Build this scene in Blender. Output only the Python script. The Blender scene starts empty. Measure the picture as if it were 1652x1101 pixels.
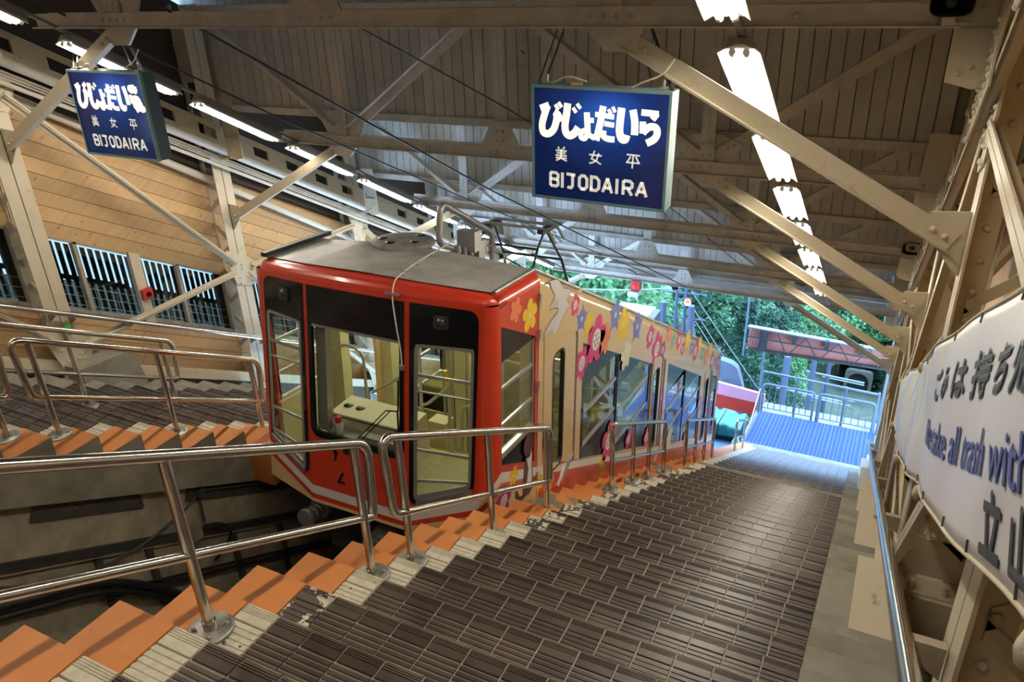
import bpy, bmesh, math, random
from mathutils import Vector as V, Matrix
from mathutils.geometry import tessellate_polygon
rnd = random.Random(7)
SC = bpy.context.scene
COL = SC.collection
R_ = math.radians

# ------------------------------------------------------------------ camera
TH = R_(29.1422)                       # pitch of the stairs
TAN = math.tan(TH)
cam_d = bpy.data.cameras.new('camera')
cam = bpy.data.objects.new('camera', cam_d)
COL.objects.link(cam)
SC.camera = cam
cam_d.sensor_width = 36.0
cam_d.lens = 1253.3 / 1652 * 36.0
cam_d.clip_start = 0.05
cam_d.clip_end = 600
_ro, _pi, _ya = R_(-2.3545), R_(26.0578), R_(-27.7474)
_cy, _sy = math.cos(_ya), math.sin(_ya)
_f = V((_sy * math.cos(_pi), _cy * math.cos(_pi), -math.sin(_pi)))
_r = V((_cy, -_sy, 0))
_d = _f.cross(_r)
_cr, _sr = math.cos(_ro), math.sin(_ro)
_r2 = _cr * _r - _sr * _d
_d2 = _sr * _r + _cr * _d
_m = Matrix.Identity(4)
for _i in range(3):
    _m[_i][0], _m[_i][1], _m[_i][2] = _r2[_i], -_d2[_i], -_f[_i]
cam.matrix_world = Matrix.Translation((0, 0, 1.374)) @ _m

# ------------------------------------------------------------------ sky, exposure
SC.view_settings.view_transform = 'Standard'
SC.view_settings.look = 'None'
SC.view_settings.gamma = 1.0
SC.view_settings.use_curve_mapping = False
SC.view_settings.exposure = 0.34
SC.cycles.use_denoising = True
SC.cycles.max_bounces = 10
SC.cycles.transparent_max_bounces = 24
SC.cycles.sample_clamp_indirect = 6.0
SC.cycles.caustics_reflective = False
SC.cycles.caustics_refractive = False
world = bpy.data.worlds.new('World')
SC.world = world
world.use_nodes = True
SKY = (0.36, 0.60, 1.0)
SKY_STRENGTH = 11.0
bg = world.node_tree.nodes['Background']
bg.inputs[0].default_value = (*SKY, 1)
bg.inputs[1].default_value = SKY_STRENGTH
TUBE_POWER = 48.0                      # fluorescent tubes

# ------------------------------------------------------------------ materials
def srgb(r, g, b):
    f = lambda c: (c / 255 / 12.92) if c / 255 <= 0.04045 else ((c / 255 + 0.055) / 1.055) ** 2.4
    return (f(r), f(g), f(b))

class NT:
    def __init__(s, name):
        s.m = bpy.data.materials.new(name)
        s.m.use_nodes = True
        s.t = s.m.node_tree
        s.b = s.t.nodes['Principled BSDF']
        s.out = s.t.nodes['Material Output']
    def n(s, kind, **kw):
        x = s.t.nodes.new('ShaderNode' + kind)
        for k, v in kw.items():
            if hasattr(x, k) and not k[0].isupper():
                setattr(x, k, v)
            else:
                x.inputs[k.replace('_', ' ')].default_value = v
        return x
    def l(s, a, b):
        s.t.links.new(a, b)
    def coords(s, kind='Object', scale=(1, 1, 1), rot=(0, 0, 0)):
        if kind == 'World':
            c = s.n('NewGeometry').outputs['Position']
        else:
            c = s.n('TexCoord').outputs[kind]
        mp = s.n('Mapping')
        mp.inputs['Scale'].default_value = scale
        mp.inputs['Rotation'].default_value = rot
        s.l(c, mp.inputs[0])
        return mp.outputs[0]
    def noise(s, vec, scale, detail=4, rough=.6, dist=0):
        x = s.n('TexNoise')
        x.inputs['Scale'].default_value = scale
        x.inputs['Detail'].default_value = detail
        x.inputs['Roughness'].default_value = rough
        x.inputs['Distortion'].default_value = dist
        s.l(vec, x.inputs['Vector'])
        return x.outputs['Fac']
    def ramp(s, fac, stops):
        x = s.n('ValToRGB')
        e = x.color_ramp.elements
        while len(e) < len(stops):
            e.new(0.5)
        for i, (p, c) in enumerate(stops):
            e[i].position = p
            e[i].color = (*c, 1) if len(c) == 3 else c
        s.l(fac, x.inputs[0])
        return x.outputs['Color']
    def mix(s, fac, a, b, mode='MIX'):
        x = s.n('Mix', data_type='RGBA', blend_type=mode)
        for sock, v in ((x.inputs[0], fac), (x.inputs[6], a), (x.inputs[7], b)):
            if hasattr(v, 'is_linked'):
                s.l(v, sock)
            elif isinstance(v, (int, float)):
                sock.default_value = v
            else:
                sock.default_value = (*v, 1)
        return x.outputs[2]
    def bump(s, fac, strength=.3, dist=.01):
        x = s.n('Bump')
        x.inputs['Strength'].default_value = strength
        x.inputs['Distance'].default_value = dist
        s.l(fac, x.inputs['Height'])
        s.l(x.outputs[0], s.b.inputs['Normal'])
    def col(s, c):
        if hasattr(c, 'is_linked'):
            s.l(c, s.b.inputs['Base Color'])
        else:
            s.b.inputs['Base Color'].default_value = (*c, 1)

MATS = {}
def pmat(name, c, rough=.5, metal=0, spec=.5, dirt=None, dscale=6, damt=(.45, .7), bump=0, bscale=60, vary=0, kind='World', coat=0):
    """plain painted / worn surface: base colour, optional dirt colour by noise, optional bump, optional per-object variation"""
    s = NT(name)
    s.b.inputs['Roughness'].default_value = rough
    s.b.inputs['Metallic'].default_value = metal
    s.b.inputs['Specular IOR Level'].default_value = spec
    s.b.inputs['Coat Weight'].default_value = coat
    s.b.inputs['Coat Roughness'].default_value = .08
    v = s.coords(kind)
    c0 = c
    if dirt is not None:
        fac = s.ramp(s.noise(v, dscale, 6, .65), [(damt[0], (0, 0, 0)), (damt[1], (1, 1, 1))])
        c0 = s.mix(fac, c, dirt)
    if vary:
        oi = s.n('ObjectInfo')
        h = s.n('HueSaturation')
        mr = s.n('MapRange')
        mr.inputs['To Min'].default_value = 1 - vary
        mr.inputs['To Max'].default_value = 1 + vary
        s.l(oi.outputs['Random'], mr.inputs[0])
        s.l(mr.outputs[0], h.inputs['Value'])
        if hasattr(c0, 'is_linked'):
            s.l(c0, h.inputs['Color'])
        else:
            h.inputs['Color'].default_value = (*c0, 1)
        c0 = h.outputs[0]
    s.col(c0)
    if bump:
        s.bump(s.noise(v, bscale, 5), bump, .004)
    MATS[name] = s.m
    return s.m

def emat(name, c, strength):
    s = NT(name)
    s.b.inputs['Base Color'].default_value = (*c, 1)
    s.b.inputs['Emission Color'].default_value = (*c, 1)
    s.b.inputs['Emission Strength'].default_value = strength
    MATS[name] = s.m
    return s.m

def glass_mat(name, tint=(1, 1, 1), rough=.0, ior=1.5, refl=1.0):
    s = NT(name)
    tr = s.n('BsdfTransparent')
    tr.inputs[0].default_value = (*tint, 1)
    gl = s.n('BsdfGlossy')
    gl.inputs['Roughness'].default_value = rough
    fr = s.n('Fresnel')
    ge = s.n('NewGeometry')
    mi = s.n('MapRange')
    mi.inputs['To Min'].default_value = ior
    mi.inputs['To Max'].default_value = 1 / ior   # leaving the pane: same reflectance as entering
    s.l(ge.outputs['Backfacing'], mi.inputs[0])
    s.l(mi.outputs[0], fr.inputs['IOR'])
    mu = s.n('Math', operation='MULTIPLY')
    mu.inputs[1].default_value = refl
    mx = s.n('MixShader')
    s.l(fr.outputs[0], mu.inputs[0])
    s.l(mu.outputs[0], mx.inputs[0])
    s.l(tr.outputs[0], mx.inputs[1])
    s.l(gl.outputs[0], mx.inputs[2])
    s.l(mx.outputs[0], s.out.inputs[0])
    MATS[name] = s.m
    return s.m

def wood_mat(name, c1, c2, knot, rot=(0, 0, 0), scale=1.0, vary=.18, rough=.55):
    s = NT(name)
    s.b.inputs['Roughness'].default_value = rough
    # grain runs along the stairs' slope: turn the pitch flat, then stretch along it
    v = s.coords('World', (1, 1, 1), rot)
    mp = s.n('Mapping')
    mp.inputs['Scale'].default_value = (1 * scale, .35 * scale, 5 * scale)
    s.l(v, mp.inputs[0])
    oi = s.n('ObjectInfo')
    add = s.n('VectorMath', operation='ADD')
    sc = s.n('VectorMath', operation='SCALE')
    cmb = s.n('CombineXYZ')
    for i in range(3):
        s.l(oi.outputs['Random'], cmb.inputs[i])
    s.l(cmb.outputs[0], sc.inputs[0])
    sc.inputs['Scale'].default_value = 37
    s.l(mp.outputs[0], add.inputs[0])
    s.l(sc.outputs[0], add.inputs[1])
    g = s.noise(add.outputs[0], 5, 6, .6, .8)
    c0 = s.ramp(g, [(.3, c1), (.7, c2)])
    vo = s.n('TexVoronoi', feature='F1')
    vo.inputs['Scale'].default_value = 4.2
    mp2 = s.n('Mapping')
    mp2.inputs['Scale'].default_value = (1 * scale, 1.1 * scale, 3.0 * scale)
    s.l(v, mp2.inputs[0])
    add2 = s.n('VectorMath', operation='ADD')
    s.l(mp2.outputs[0], add2.inputs[0])
    s.l(sc.outputs[0], add2.inputs[1])
    s.l(add2.outputs[0], vo.inputs['Vector'])
    kf = s.ramp(vo.outputs['Distance'], [(.05, (1, 1, 1)), (.11, (0, 0, 0))])
    c0 = s.mix(kf, c0, knot)
    h = s.n('HueSaturation')
    mr = s.n('MapRange')
    mr.inputs['To Min'].default_value = 1 - vary
    mr.inputs['To Max'].default_value = 1 + vary
    s.l(oi.outputs['Random'], mr.inputs[0])
    s.l(mr.outputs[0], h.inputs['Value'])
    s.l(c0, h.inputs['Color'])
    s.col(h.outputs[0])
    s.bump(g, .15, .003)
    MATS[name] = s.m
    return s.m

CREAM = pmat('cream_steel', (.56, .49, .36), .45, dirt=(.30, .23, .14), dscale=9, damt=(.58, .85), bump=.05, bscale=40)
ROOFST = pmat('roof_steel', (.66, .59, .49), .5, dirt=(.42, .37, .30), dscale=4, damt=(.45, .8))
BOARD = pmat('roof_board', (.62, .56, .47), .6, dirt=(.50, .45, .37), dscale=3, vary=.09)
SOFFIT = pmat('soffit_board', (.30, .27, .22), .7)
DARKBROWN = pmat('dark_brown_board', (.055, .038, .026), .6)
WOODL = wood_mat('pine_left', (.46, .285, .125), (.56, .37, .18), (.15, .07, .03), (-TH, 0, 0))
WOODR = wood_mat('pine_right', (.46, .27, .11), (.60, .40, .19), (.2, .1, .04), (-TH, 0, 0), .8)
GREYWOOD = pmat('weathered_post', (.33, .27, .19), .7, dirt=(.16, .13, .09), dscale=5)
SLAT = pmat('dark_slat', (.035, .03, .03), .5, dirt=(.09, .05, .035), dscale=3)
CONC = pmat('concrete', (.25, .235, .19), .85, dirt=(.13, .12, .095), dscale=3.5, damt=(.35, .75), bump=.35, bscale=35, vary=.16)
CONCD = pmat('concrete_worn', (.42, .375, .28), .88, dirt=(.19, .17, .125), dscale=3, damt=(.35, .7), bump=.6, bscale=14)
PLINTH = pmat('plinth_paint', (.50, .44, .32), .75, dirt=(.22, .19, .13), dscale=7, damt=(.62, .72), bump=.2, bscale=30)
ORANGE = pmat('orange_paint', (.60, .215, .055), .55, dirt=(.36, .16, .06), dscale=11, damt=(.6, .8), bump=.12, bscale=24)
ORANGEW = pmat('orange_paint_worn', (.56, .22, .06), .6, dirt=(.17, .155, .11), dscale=7, damt=(.46, .52), bump=.15, bscale=24)
STEEL = pmat('stainless', (.66, .63, .58), .16, 1.0)
DISC = pmat('base_disc_steel', (.36, .35, .32), .42, .8, dirt=(.2, .19, .17), dscale=30)
ZINC = pmat('galvanised', (.44, .44, .43), .4, .7)
BLACKST = pmat('black_steel', (.035, .036, .034), .5)
ADDLAMP = emat('added_car_lamp', (1.0, .95, .74), 14.0)  # unseen ceiling lamps, added to brighten the inside of the car
PLATE = pmat('dark_plate', (.062, .06, .05), .5, dirt=(.04, .036, .03), dscale=6)
RUBBER = pmat('black_rubber', (.012, .012, .013), .45)
GROUT = pmat('grout', (.36, .32, .25), .9)
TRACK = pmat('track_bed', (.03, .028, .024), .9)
WHITEPIPE = pmat('white_pipe', (.66, .60, .48), .4, dirt=(.4, .32, .2), dscale=5, damt=(.6, .8))

def tile_mat(name, c, worn=None, cut=(.5, .53), rough=.32):
    s = NT(name)
    s.b.inputs['Roughness'].default_value = rough
    v = s.coords('World')
    oi = s.n('ObjectInfo')
    h = s.n('HueSaturation')
    mr = s.n('MapRange')
    mr.inputs['To Min'].default_value = .72
    mr.inputs['To Max'].default_value = 1.32
    s.l(oi.outputs['Random'], mr.inputs[0])
    s.l(mr.outputs[0], h.inputs['Value'])
    c0 = s.mix(s.ramp(s.noise(v, 5, 5), [(.4, (0, 0, 0)), (.75, (1, 1, 1))]), c, tuple(x * 1.5 for x in c))
    s.l(c0, h.inputs['Color'])
    c0 = h.outputs[0]
    if worn:
        n = s.noise(v, 9, 5, .62)
        f = s.ramp(n, [(cut[0], (0, 0, 0)), (cut[1], (1, 1, 1))])
        w = s.mix(s.ramp(s.noise(v, 30, 4), [(.4, (0, 0, 0)), (.8, (1, 1, 1))]), worn, tuple(x * .72 for x in worn))
        c0 = s.mix(f, w, c0)
    s.col(c0)
    MATS[name] = s.m
    return s.m
TILELIP = tile_mat('worn_tile_lip', (.150, .122, .095), rough=.45)
TILE = tile_mat('brown_tile', (.050, .036, .030))
TILEW = tile_mat('white_painted_tile', (.06, .045, .037), (.66, .61, .48), (.66, .67), .6)
TILEWORN = tile_mat('worn_white_tile', (.06, .045, .037), (.66, .61, .48), (.50, .51), .6)

RED = pmat('train_red', (.60, .040, .014), .28, coat=.6)
TCREAM = pmat('train_cream', (.69, .49, .235), .3, coat=.5)
TWHITE = pmat('train_white', (.74, .70, .64), .35)
TBLACK = pmat('train_black', (.008, .008, .010), .12)
TROOF = pmat('train_roof', (.52, .50, .46), .42, dirt=(.25, .24, .22), dscale=4, damt=(.35, .75), bump=.25, bscale=22)
TGREY = pmat('train_frame_grey', (.33, .34, .33), .4, .5)
TSILV = pmat('train_silver', (.60, .60, .57), .3, .8)
OLIVE = pmat('seat_olive', (.20, .185, .042), .8, bump=.2, bscale=120)
INCREAM = pmat('interior_cream', (.56, .54, .30), .5)
INFLOOR = pmat('interior_floor', (.30, .285, .13), .6, dirt=(.2, .19, .09), dscale=30)
YELLOW = pmat('yellow_edge', (.75, .58, .05), .5)
GLASS = glass_mat('train_glass', (.93, .95, .90))
DGLASS = glass_mat('train_dark_glass', (.10, .11, .12), 0, 1.45)
WGLASS = glass_mat('wall_glass', (.34, .34, .31))
TUBE = emat('fluorescent_tube', (1.0, .93, .79), TUBE_POWER)
HOOD = pmat('lamp_hood', (.72, .70, .64), .45)
LAMPGREY = pmat('lamp_housing', (.22, .21, .19), .5)

# ------------------------------------------------------------------ building blocks
WM = {}                                # world matrix of every Empty made here
def wm(o):
    return WM.get(o.name, Matrix.Identity(4)) if o else Matrix.Identity(4)

def props(o, label=None, cat=None, group=None, kind=None):
    if label: o['label'] = label
    if cat: o['category'] = cat
    if group: o['group'] = group
    if kind: o['kind'] = kind
    return o

def thing(name, label=None, cat=None, loc=(0, 0, 0), rot=None, group=None, kind=None):
    o = bpy.data.objects.new(name, None)
    COL.objects.link(o)
    o.empty_display_size = .1
    m = Matrix.Translation(loc)
    if rot is not None:
        m = m @ rot
    o.matrix_world = m
    WM[o.name] = m
    return props(o, label, cat, group, kind)

class MB:
    """collects faces for one mesh object"""
    def __init__(s):
        s.v, s.f, s.mi, s.sm = [], [], [], []
        s.cur = 0
    def add(s, vs, fs, smooth=False, mi=None):
        o = len(s.v)
        s.v += [V(x) for x in vs]
        for f in fs:
            s.f.append([i + o for i in f])
            s.mi.append(s.cur if mi is None else mi)
            s.sm.append(smooth)
        return s
    def hexa(s, p):                    # 8 corners: bottom 4 ccw, top 4 ccw
        return s.add(p, [(3, 2, 1, 0), (4, 5, 6, 7), (0, 1, 5, 4), (1, 2, 6, 5), (2, 3, 7, 6), (3, 0, 4, 7)])
    def box(s, a, b, M=None):
        (x0, y0, z0), (x1, y1, z1) = a, b
        x0, x1 = min(x0, x1), max(x0, x1); y0, y1 = min(y0, y1), max(y0, y1); z0, z1 = min(z0, z1), max(z0, z1)
        p = [V(q) for q in ((x0, y0, z0), (x1, y0, z0), (x1, y1, z0), (x0, y1, z0), (x0, y0, z1), (x1, y0, z1), (x1, y1, z1), (x0, y1, z1))]
        if M is not None:
            p = [M @ q for q in p]
        return s.hexa(p)
    def bar(s, p, q, w, h, up=(0, 0, 1), off=(0, 0)):
        """rectangular bar p->q; h along `up`, w across"""
        p, q = V(p), V(q)
        d = (q - p).normalized()
        u = V(up)
        u = (u - d * u.dot(d)).normalized()
        r = d.cross(u)
        p = p + r * off[0] + u * off[1]
        q = q + r * off[0] + u * off[1]
        a, b = r * w / 2, u * h / 2
        return s.hexa([p - a - b, p + a - b, q + a - b, q - a - b, p - a + b, p + a + b, q + a + b, q - a + b])
    def tube(s, pts, r, seg=12, closed=False, caps=True):
        pts = [V(p) for p in pts]
        n = len(pts)
        rr = r if isinstance(r, (list, tuple)) else [r] * n
        T = []
        for i in range(n):
            a = pts[(i - 1) % n] if (closed or i > 0) else pts[i]
            b = pts[(i + 1) % n] if (closed or i < n - 1) else pts[i]
            T.append((b - a).normalized())
        ref = V((0, 0, 1)) if abs(T[0].z) < .9 else V((1, 0, 0))
        nrm = (ref - T[0] * ref.dot(T[0])).normalized()
        vs = []
        for i in range(n):
            nrm = (nrm - T[i] * nrm.dot(T[i])).normalized()
            bi = T[i].cross(nrm)
            for k in range(seg):
                a = 2 * math.pi * k / seg
                vs.append(pts[i] + (nrm * math.cos(a) + bi * math.sin(a)) * rr[i])
        fs = []
        for i in range(n if closed else n - 1):
            j = (i + 1) % n
            for k in range(seg):
                l = (k + 1) % seg
                fs.append((i * seg + k, i * seg + l, j * seg + l, j * seg + k))
        s.add(vs, fs, True)
        if caps and not closed:
            s.add(vs[:seg], [tuple(range(seg))[::-1]])
            s.add(vs[-seg:], [tuple(range(seg))])
        return s
    def cyl(s, p, q, r, seg=16, r2=None):
        return s.tube([p, q], [r, r if r2 is None else r2], seg)
    def dome(s, c, n, r, h, seg=8):    # rivet / bolt head
        c, n = V(c), V(n).normalized()
        a = V((0, 0, 1)) if abs(n.z) < .9 else V((1, 0, 0))
        u = n.cross(a).normalized(); w = n.cross(u)
        ring = lambda rad, hh: [c + n * hh + (u * math.cos(2 * math.pi * k / seg) + w * math.sin(2 * math.pi * k / seg)) * rad for k in range(seg)]
        vs = ring(r, 0) + ring(r * .75, h * .7) + [c + n * h]
        fs = [(k, (k + 1) % seg, seg + (k + 1) % seg, seg + k) for k in range(seg)] + [(seg + k, seg + (k + 1) % seg, 2 * seg) for k in range(seg)]
        return s.add(vs, fs, True)
    def prism(s, loops, F, t0, t1, mi_side=None):
        """2-D outline (+ holes) swept from t0 to t1; F(a, b, t) -> point"""
        if not isinstance(loops[0][0], (list, tuple)):
            loops = [loops]
        tri = tessellate_polygon([[V((a, b, 0)) for a, b in lp] for lp in loops])
        flat = [p for lp in loops for p in lp]
        s.add([F(a, b, t1) for a, b in flat], [tuple(t) for t in tri])
        s.add([F(a, b, t0) for a, b in flat], [tuple(t)[::-1] for t in tri])
        for lp in loops:
            n = len(lp)
            s.add([F(a, b, t0) for a, b in lp] + [F(a, b, t1) for a, b in lp], [(i, (i + 1) % n, n + (i + 1) % n, n + i) for i in range(n)], mi=mi_side)
        return s
    def lathe(s, c, prof, seg=20, axis='Z', M=None):
        vs, fs = [], []
        for r, z in prof:
            for k in range(seg):
                a = 2 * math.pi * k / seg
                p = V((r * math.cos(a), r * math.sin(a), z))
                vs.append((M @ p if M is not None else p) + V(c))
        n = len(prof)
        for i in range(n - 1):
            for k in range(seg):
                l = (k + 1) % seg
                fs.append((i * seg + k, i * seg + l, (i + 1) * seg + l, (i + 1) * seg + k))
        return s.add(vs, fs, True)
    def build(s, name, mat, parent=None, local=False, **kw):
        me = bpy.data.meshes.new(name)
        vs = s.v
        if parent is not None and not local:
            inv = wm(parent).inverted()
            vs = [inv @ v for v in vs]
        me.from_pydata([tuple(v) for v in vs], [], s.f)
        for m in (mat if isinstance(mat, (list, tuple)) else [mat]):
            me.materials.append(m)
        me.polygons.foreach_set('material_index', s.mi)
        me.polygons.foreach_set('use_smooth', s.sm)
        me.update()
        bm = bmesh.new()
        bm.from_mesh(me)
        bmesh.ops.recalc_face_normals(bm, faces=bm.faces)
        bm.to_mesh(me)
        bm.free()
        o = bpy.data.objects.new(name, me)
        COL.objects.link(o)
        if parent is not None:
            o.parent = parent
            WM[o.name] = wm(parent)
        return props(o, **kw)

def place(name, me, parent, loc, rot=None):
    """a piece that shares mesh data with its like"""
    o = bpy.data.objects.new(name, me)
    COL.objects.link(o)
    m = Matrix.Translation(loc)
    if rot is not None:
        m = m @ rot
    if parent is not None:
        o.parent = parent
        m = wm(parent).inverted() @ m
    o.matrix_local = m
    return o

def copy_tree(o, parent=None):
    c = o.copy()
    COL.objects.link(c)
    c.parent = parent
    for ch in list(o.children):
        copy_tree(ch, c)
    return c

def arc(c, u, w, r, a0, a1, n=6):
    c, u, w = V(c), V(u), V(w)
    return [c + (u * math.cos(R_(a0 + (a1 - a0) * i / n)) + w * math.sin(R_(a0 + (a1 - a0) * i / n))) * r for i in range(n + 1)]

def fillet(pts, r, n=5, closed=False):
    """round the corners of a 3-D polyline"""
    pts = [V(p) for p in pts]
    out = []
    m = len(pts)
    for i in range(m):
        if not closed and i in (0, m - 1):
            out.append(pts[i]); continue
        a, p, b = pts[i - 1], pts[i], pts[(i + 1) % m]
        d1, d2 = (a - p), (b - p)
        rr = min(r, d1.length * .49, d2.length * .49)
        d1.normalize(); d2.normalize()
        s0, s1 = p + d1 * rr, p + d2 * rr
        for k in range(n + 1):
            t = k / n
            out.append(s0 * (1 - t) ** 2 + p * 2 * t * (1 - t) + s1 * t * t)
    return out

def rrect(x0, z0, x1, z1, r, n=5):
    pts = [(x0, z0), (x1, z0), (x1, z1), (x0, z1)]
    return [(p.x, p.y) for p in fillet([V((a, b, 0)) for a, b in pts], r, n, True)]
def rpoly(pts, r, n=4):
    return [(p.x, p.y) for p in fillet([V((a, b, 0)) for a, b in pts], r, n, True)]

def zn(y):                             # height of the line through the step edges
    return -TAN * y
YK = lambda k: .926 + .3135 * k        # y of the k-th step edge
ZK = lambda k: -TAN * YK(k)
def text_mesh(name, body, size, F, mat, parent, depth=.004, offset=0.0, align='LEFT', sx=1.0, bold=0, **kw):
    """lettering: F(u, v, t) -> point; u runs along the line of writing, v up, t out of the surface"""
    cu = bpy.data.curves.new(name, 'FONT')
    cu.body = body
    cu.size = size
    cu.offset = offset
    cu.align_x = align
    cu.resolution_u = 3
    tmp = bpy.data.objects.new('tmp_text', cu)
    COL.objects.link(tmp)
    dg = bpy.context.evaluated_depsgraph_get()
    me = tmp.evaluated_get(dg).to_mesh()
    mb = MB()
    vs = [v.co.copy() for v in me.vertices]
    fs = [tuple(p.vertices) for p in me.polygons]
    mb.add([F(v.x * sx, v.y, depth) for v in vs], fs)
    for q in range(8 if bold else 0):
        dx, dy = bold * math.cos(q * math.pi / 4), bold * math.sin(q * math.pi / 4)
        mb.add([F(v.x * sx + dx, v.y + dy, depth - .0002 * (q + 1)) for v in vs], fs)
    tmp.evaluated_get(dg).to_mesh_clear()
    COL.objects.unlink(tmp)
    bpy.data.objects.remove(tmp)
    bpy.data.curves.remove(cu)
    return mb.build(name, mat, parent, **kw)

def strokes(mb, lines, width, F, t=0.0):
    """flat pen lettering: each polyline becomes a mitred ribbon of even width"""
    for ln in lines:
        w = width
        if isinstance(ln[0], (int, float)):
            w, ln = ln[0], ln[1]
        p = [V((a, b, 0)) for a, b in ln]
        n = len(p)
        L_, R2 = [], []
        for i in range(n):
            d0 = (p[i] - p[i - 1]).normalized() if i else None
            d1 = (p[i + 1] - p[i]).normalized() if i < n - 1 else None
            d = ((d0 or d1) + (d1 or d0))
            d = d.normalized() if d.length > 1e-6 else (d0 or d1)
            nn = V((-d.y, d.x, 0))
            k = 1.0
            if d0 is not None and d1 is not None:
                k = 1 / max(.45, nn.dot(V((-d0.y, d0.x, 0))))
            L_.append(p[i] + nn * w / 2 * k); R2.append(p[i] - nn * w / 2 * k)
        for i in range(n - 1):
            q = [L_[i], R2[i], R2[i + 1], L_[i + 1]]
            mb.add([F(v.x, v.y, t) for v in q], [(0, 1, 2, 3)])
    return mb
def sm(pts, n=4):
    """smooth a 2-D polyline (Catmull-Rom)"""
    P = [V((a, b)) for a, b in pts]
    out = []
    for i in range(len(P) - 1):
        p0, p1, p2, p3 = P[max(0, i - 1)], P[i], P[i + 1], P[min(len(P) - 1, i + 2)]
        for k in range(n):
            t = k / n
            q = .5 * ((2 * p1) + (p2 - p0) * t + (2 * p0 - 5 * p1 + 4 * p2 - p3) * t * t + (3 * p1 - p0 - 3 * p2 + p3) * t ** 3)
            out.append((q.x, q.y))
    out.append((P[-1].x, P[-1].y))
    return out
ORD = ['first', 'second', 'third', 'fourth', 'fifth', 'sixth', 'seventh', 'eighth', 'ninth', 'tenth', 'eleventh', 'twelfth']
# ------------------------------------------------------------------ stairs
T0, RISE = .3135, .3135 * TAN
PITCH = .1658
def rib_tile(y0, y1, w, ribs, h=.014, rib=.0045, lip_from=None):
    """a ribbed stair tile: ridges across the tread; top at z=0"""
    mb = MB()
    prof = [(y0, -h), (y0, -rib)]
    n = len(ribs)
    for a, b, fl in ribs:              # ridge from a to b
        prof += [(a, -rib), (a + .002, 0), (b - .002, 0), (b, -rib)] if not fl else [(a, -rib * .3), (b, -rib * .3)]
    prof += [(y1, -rib), (y1, -h)]
    x0, x1 = 0, w
    vs = [(x0, y, z) for y, z in prof] + [(x1, y, z) for y, z in prof]
    m = len(prof)
    fs = [(i, i + 1, m + i + 1, m + i) for i in range(m - 1)]
    fs += [tuple(range(m))[::-1], tuple(range(m, 2 * m))]
    mb.add(vs, fs)
    me = bpy.data.meshes.new('tile')
    me.from_pydata([tuple(v) for v in mb.v], [], mb.f)
    lip = [1 if (lip_from is not None and min(mb.v[i].y for i in f) > lip_from) or (len(f) == 4 and max(mb.v[i].z for i in f) < -.003 and min(mb.v[i].z for i in f) > -.006) else 0 for f in mb.f]
    me.polygons.foreach_set('material_index', lip)
    return me
# nosing piece: flat band behind, four ridges at the lip; tread piece: ridges all over
YN = .082
nos = [(-.080, -.042, True)] + [(-.040 + .0098 * i, -.040 + .0098 * i + .0070, False) for i in range(4)]
trd = [(-T0 + .012 + i * .0268, -T0 + .012 + i * .0268 + .0195, False) for i in range(8)]
W1 = PITCH - .009
def variants(ribs, a, b):
    out = []
    for m in (TILE, TILEW, TILEWORN):
        me = rib_tile(a, b, W1, ribs, lip_from=-.012 if b == 0 else None)
        me.materials.append(m)
        me.materials.append(TILELIP if m is TILE else m)
        out.append(me)
    return out
NOSE = variants(nos, -YN, 0)
TREAD = variants(trd, -T0 + .008, -YN - .006)

def join_tiles(name, parent, items):
    """far tiles: real ribs no longer show; flat blocks with joints, one mesh"""
    mb = MB()
    for x, k, mi, w in items:
        mb.cur = mi
        y, z = YK(k), ZK(k)
        mb.box((x, y - YN, z - .014), (x + w, y - .014, z))
        mb.cur = 3 if mi == 0 else mi
        mb.box((x, y - .013, z - .014), (x + w, y, z))
        mb.cur = mi
        mb.box((x, y - T0 + .008, z - .014), (x + w, y - YN - .006, z - .002))
    return mb.build(name, [TILE, TILEW, TILEWORN, TILELIP], parent, kind='stuff', local=False)

def block_mesh(x0, x1, mat, deep=.5):
    mb = MB()
    mb.box((x0, -T0, -deep), (x1, 0, 0))
    me = bpy.data.meshes.new('block')
    me.from_pydata([tuple(v) for v in mb.v], [], mb.f)
    me.materials.append(mat)
    return me

XT = -.054
floor = thing('floor', kind='structure', label='descending tiled platform stairs on the right of the red cable car')
bed = MB()
for k in range(-6, 46):
    bed.box((-2.045, YK(k - 1), ZK(k) - .5), (XT, YK(k), ZK(k) - .011))
bed.build('tile_bed', GROUT, floor)
om, omw = block_mesh(-2.33, -2.047, ORANGE), block_mesh(-2.33, -2.047, ORANGEW)
cm = block_mesh(XT, .42, CONC)
full = block_mesh(-2.047, XT, CONC)
WORN = {3, 10, 11, 12, 13, 15, 18, 19, 21, 22, 23, 25}
far_items = []
count = 0
for k in range(-6, 46):
    y, z = YK(k), ZK(k)
    place('painted_edge', omw if k in (12, 13, 23, 24) else om, floor, (0, y, z))
    place('concrete_edge', cm, floor, (0, y, z))
    if k in (28, 44, 45):
        place('concrete_tread', full, floor, (0, y, z))
        continue
    for j in range(12):
        x = XT - (j + 1) * PITCH + .0045
        mi = 0
        if j == 11:
            mi = 2 if k in WORN else 1
        if 0 <= k <= 11 or (k in (-1,) and j < 12):
            place('tile', NOSE[mi], floor, (x, y, z))
            place('tile', TREAD[mi], floor, (x, y, z))
            count += 2
        elif k >= -1:
            far_items.append((x, k, mi, W1))
join_tiles('far_tile', floor, far_items)

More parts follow.
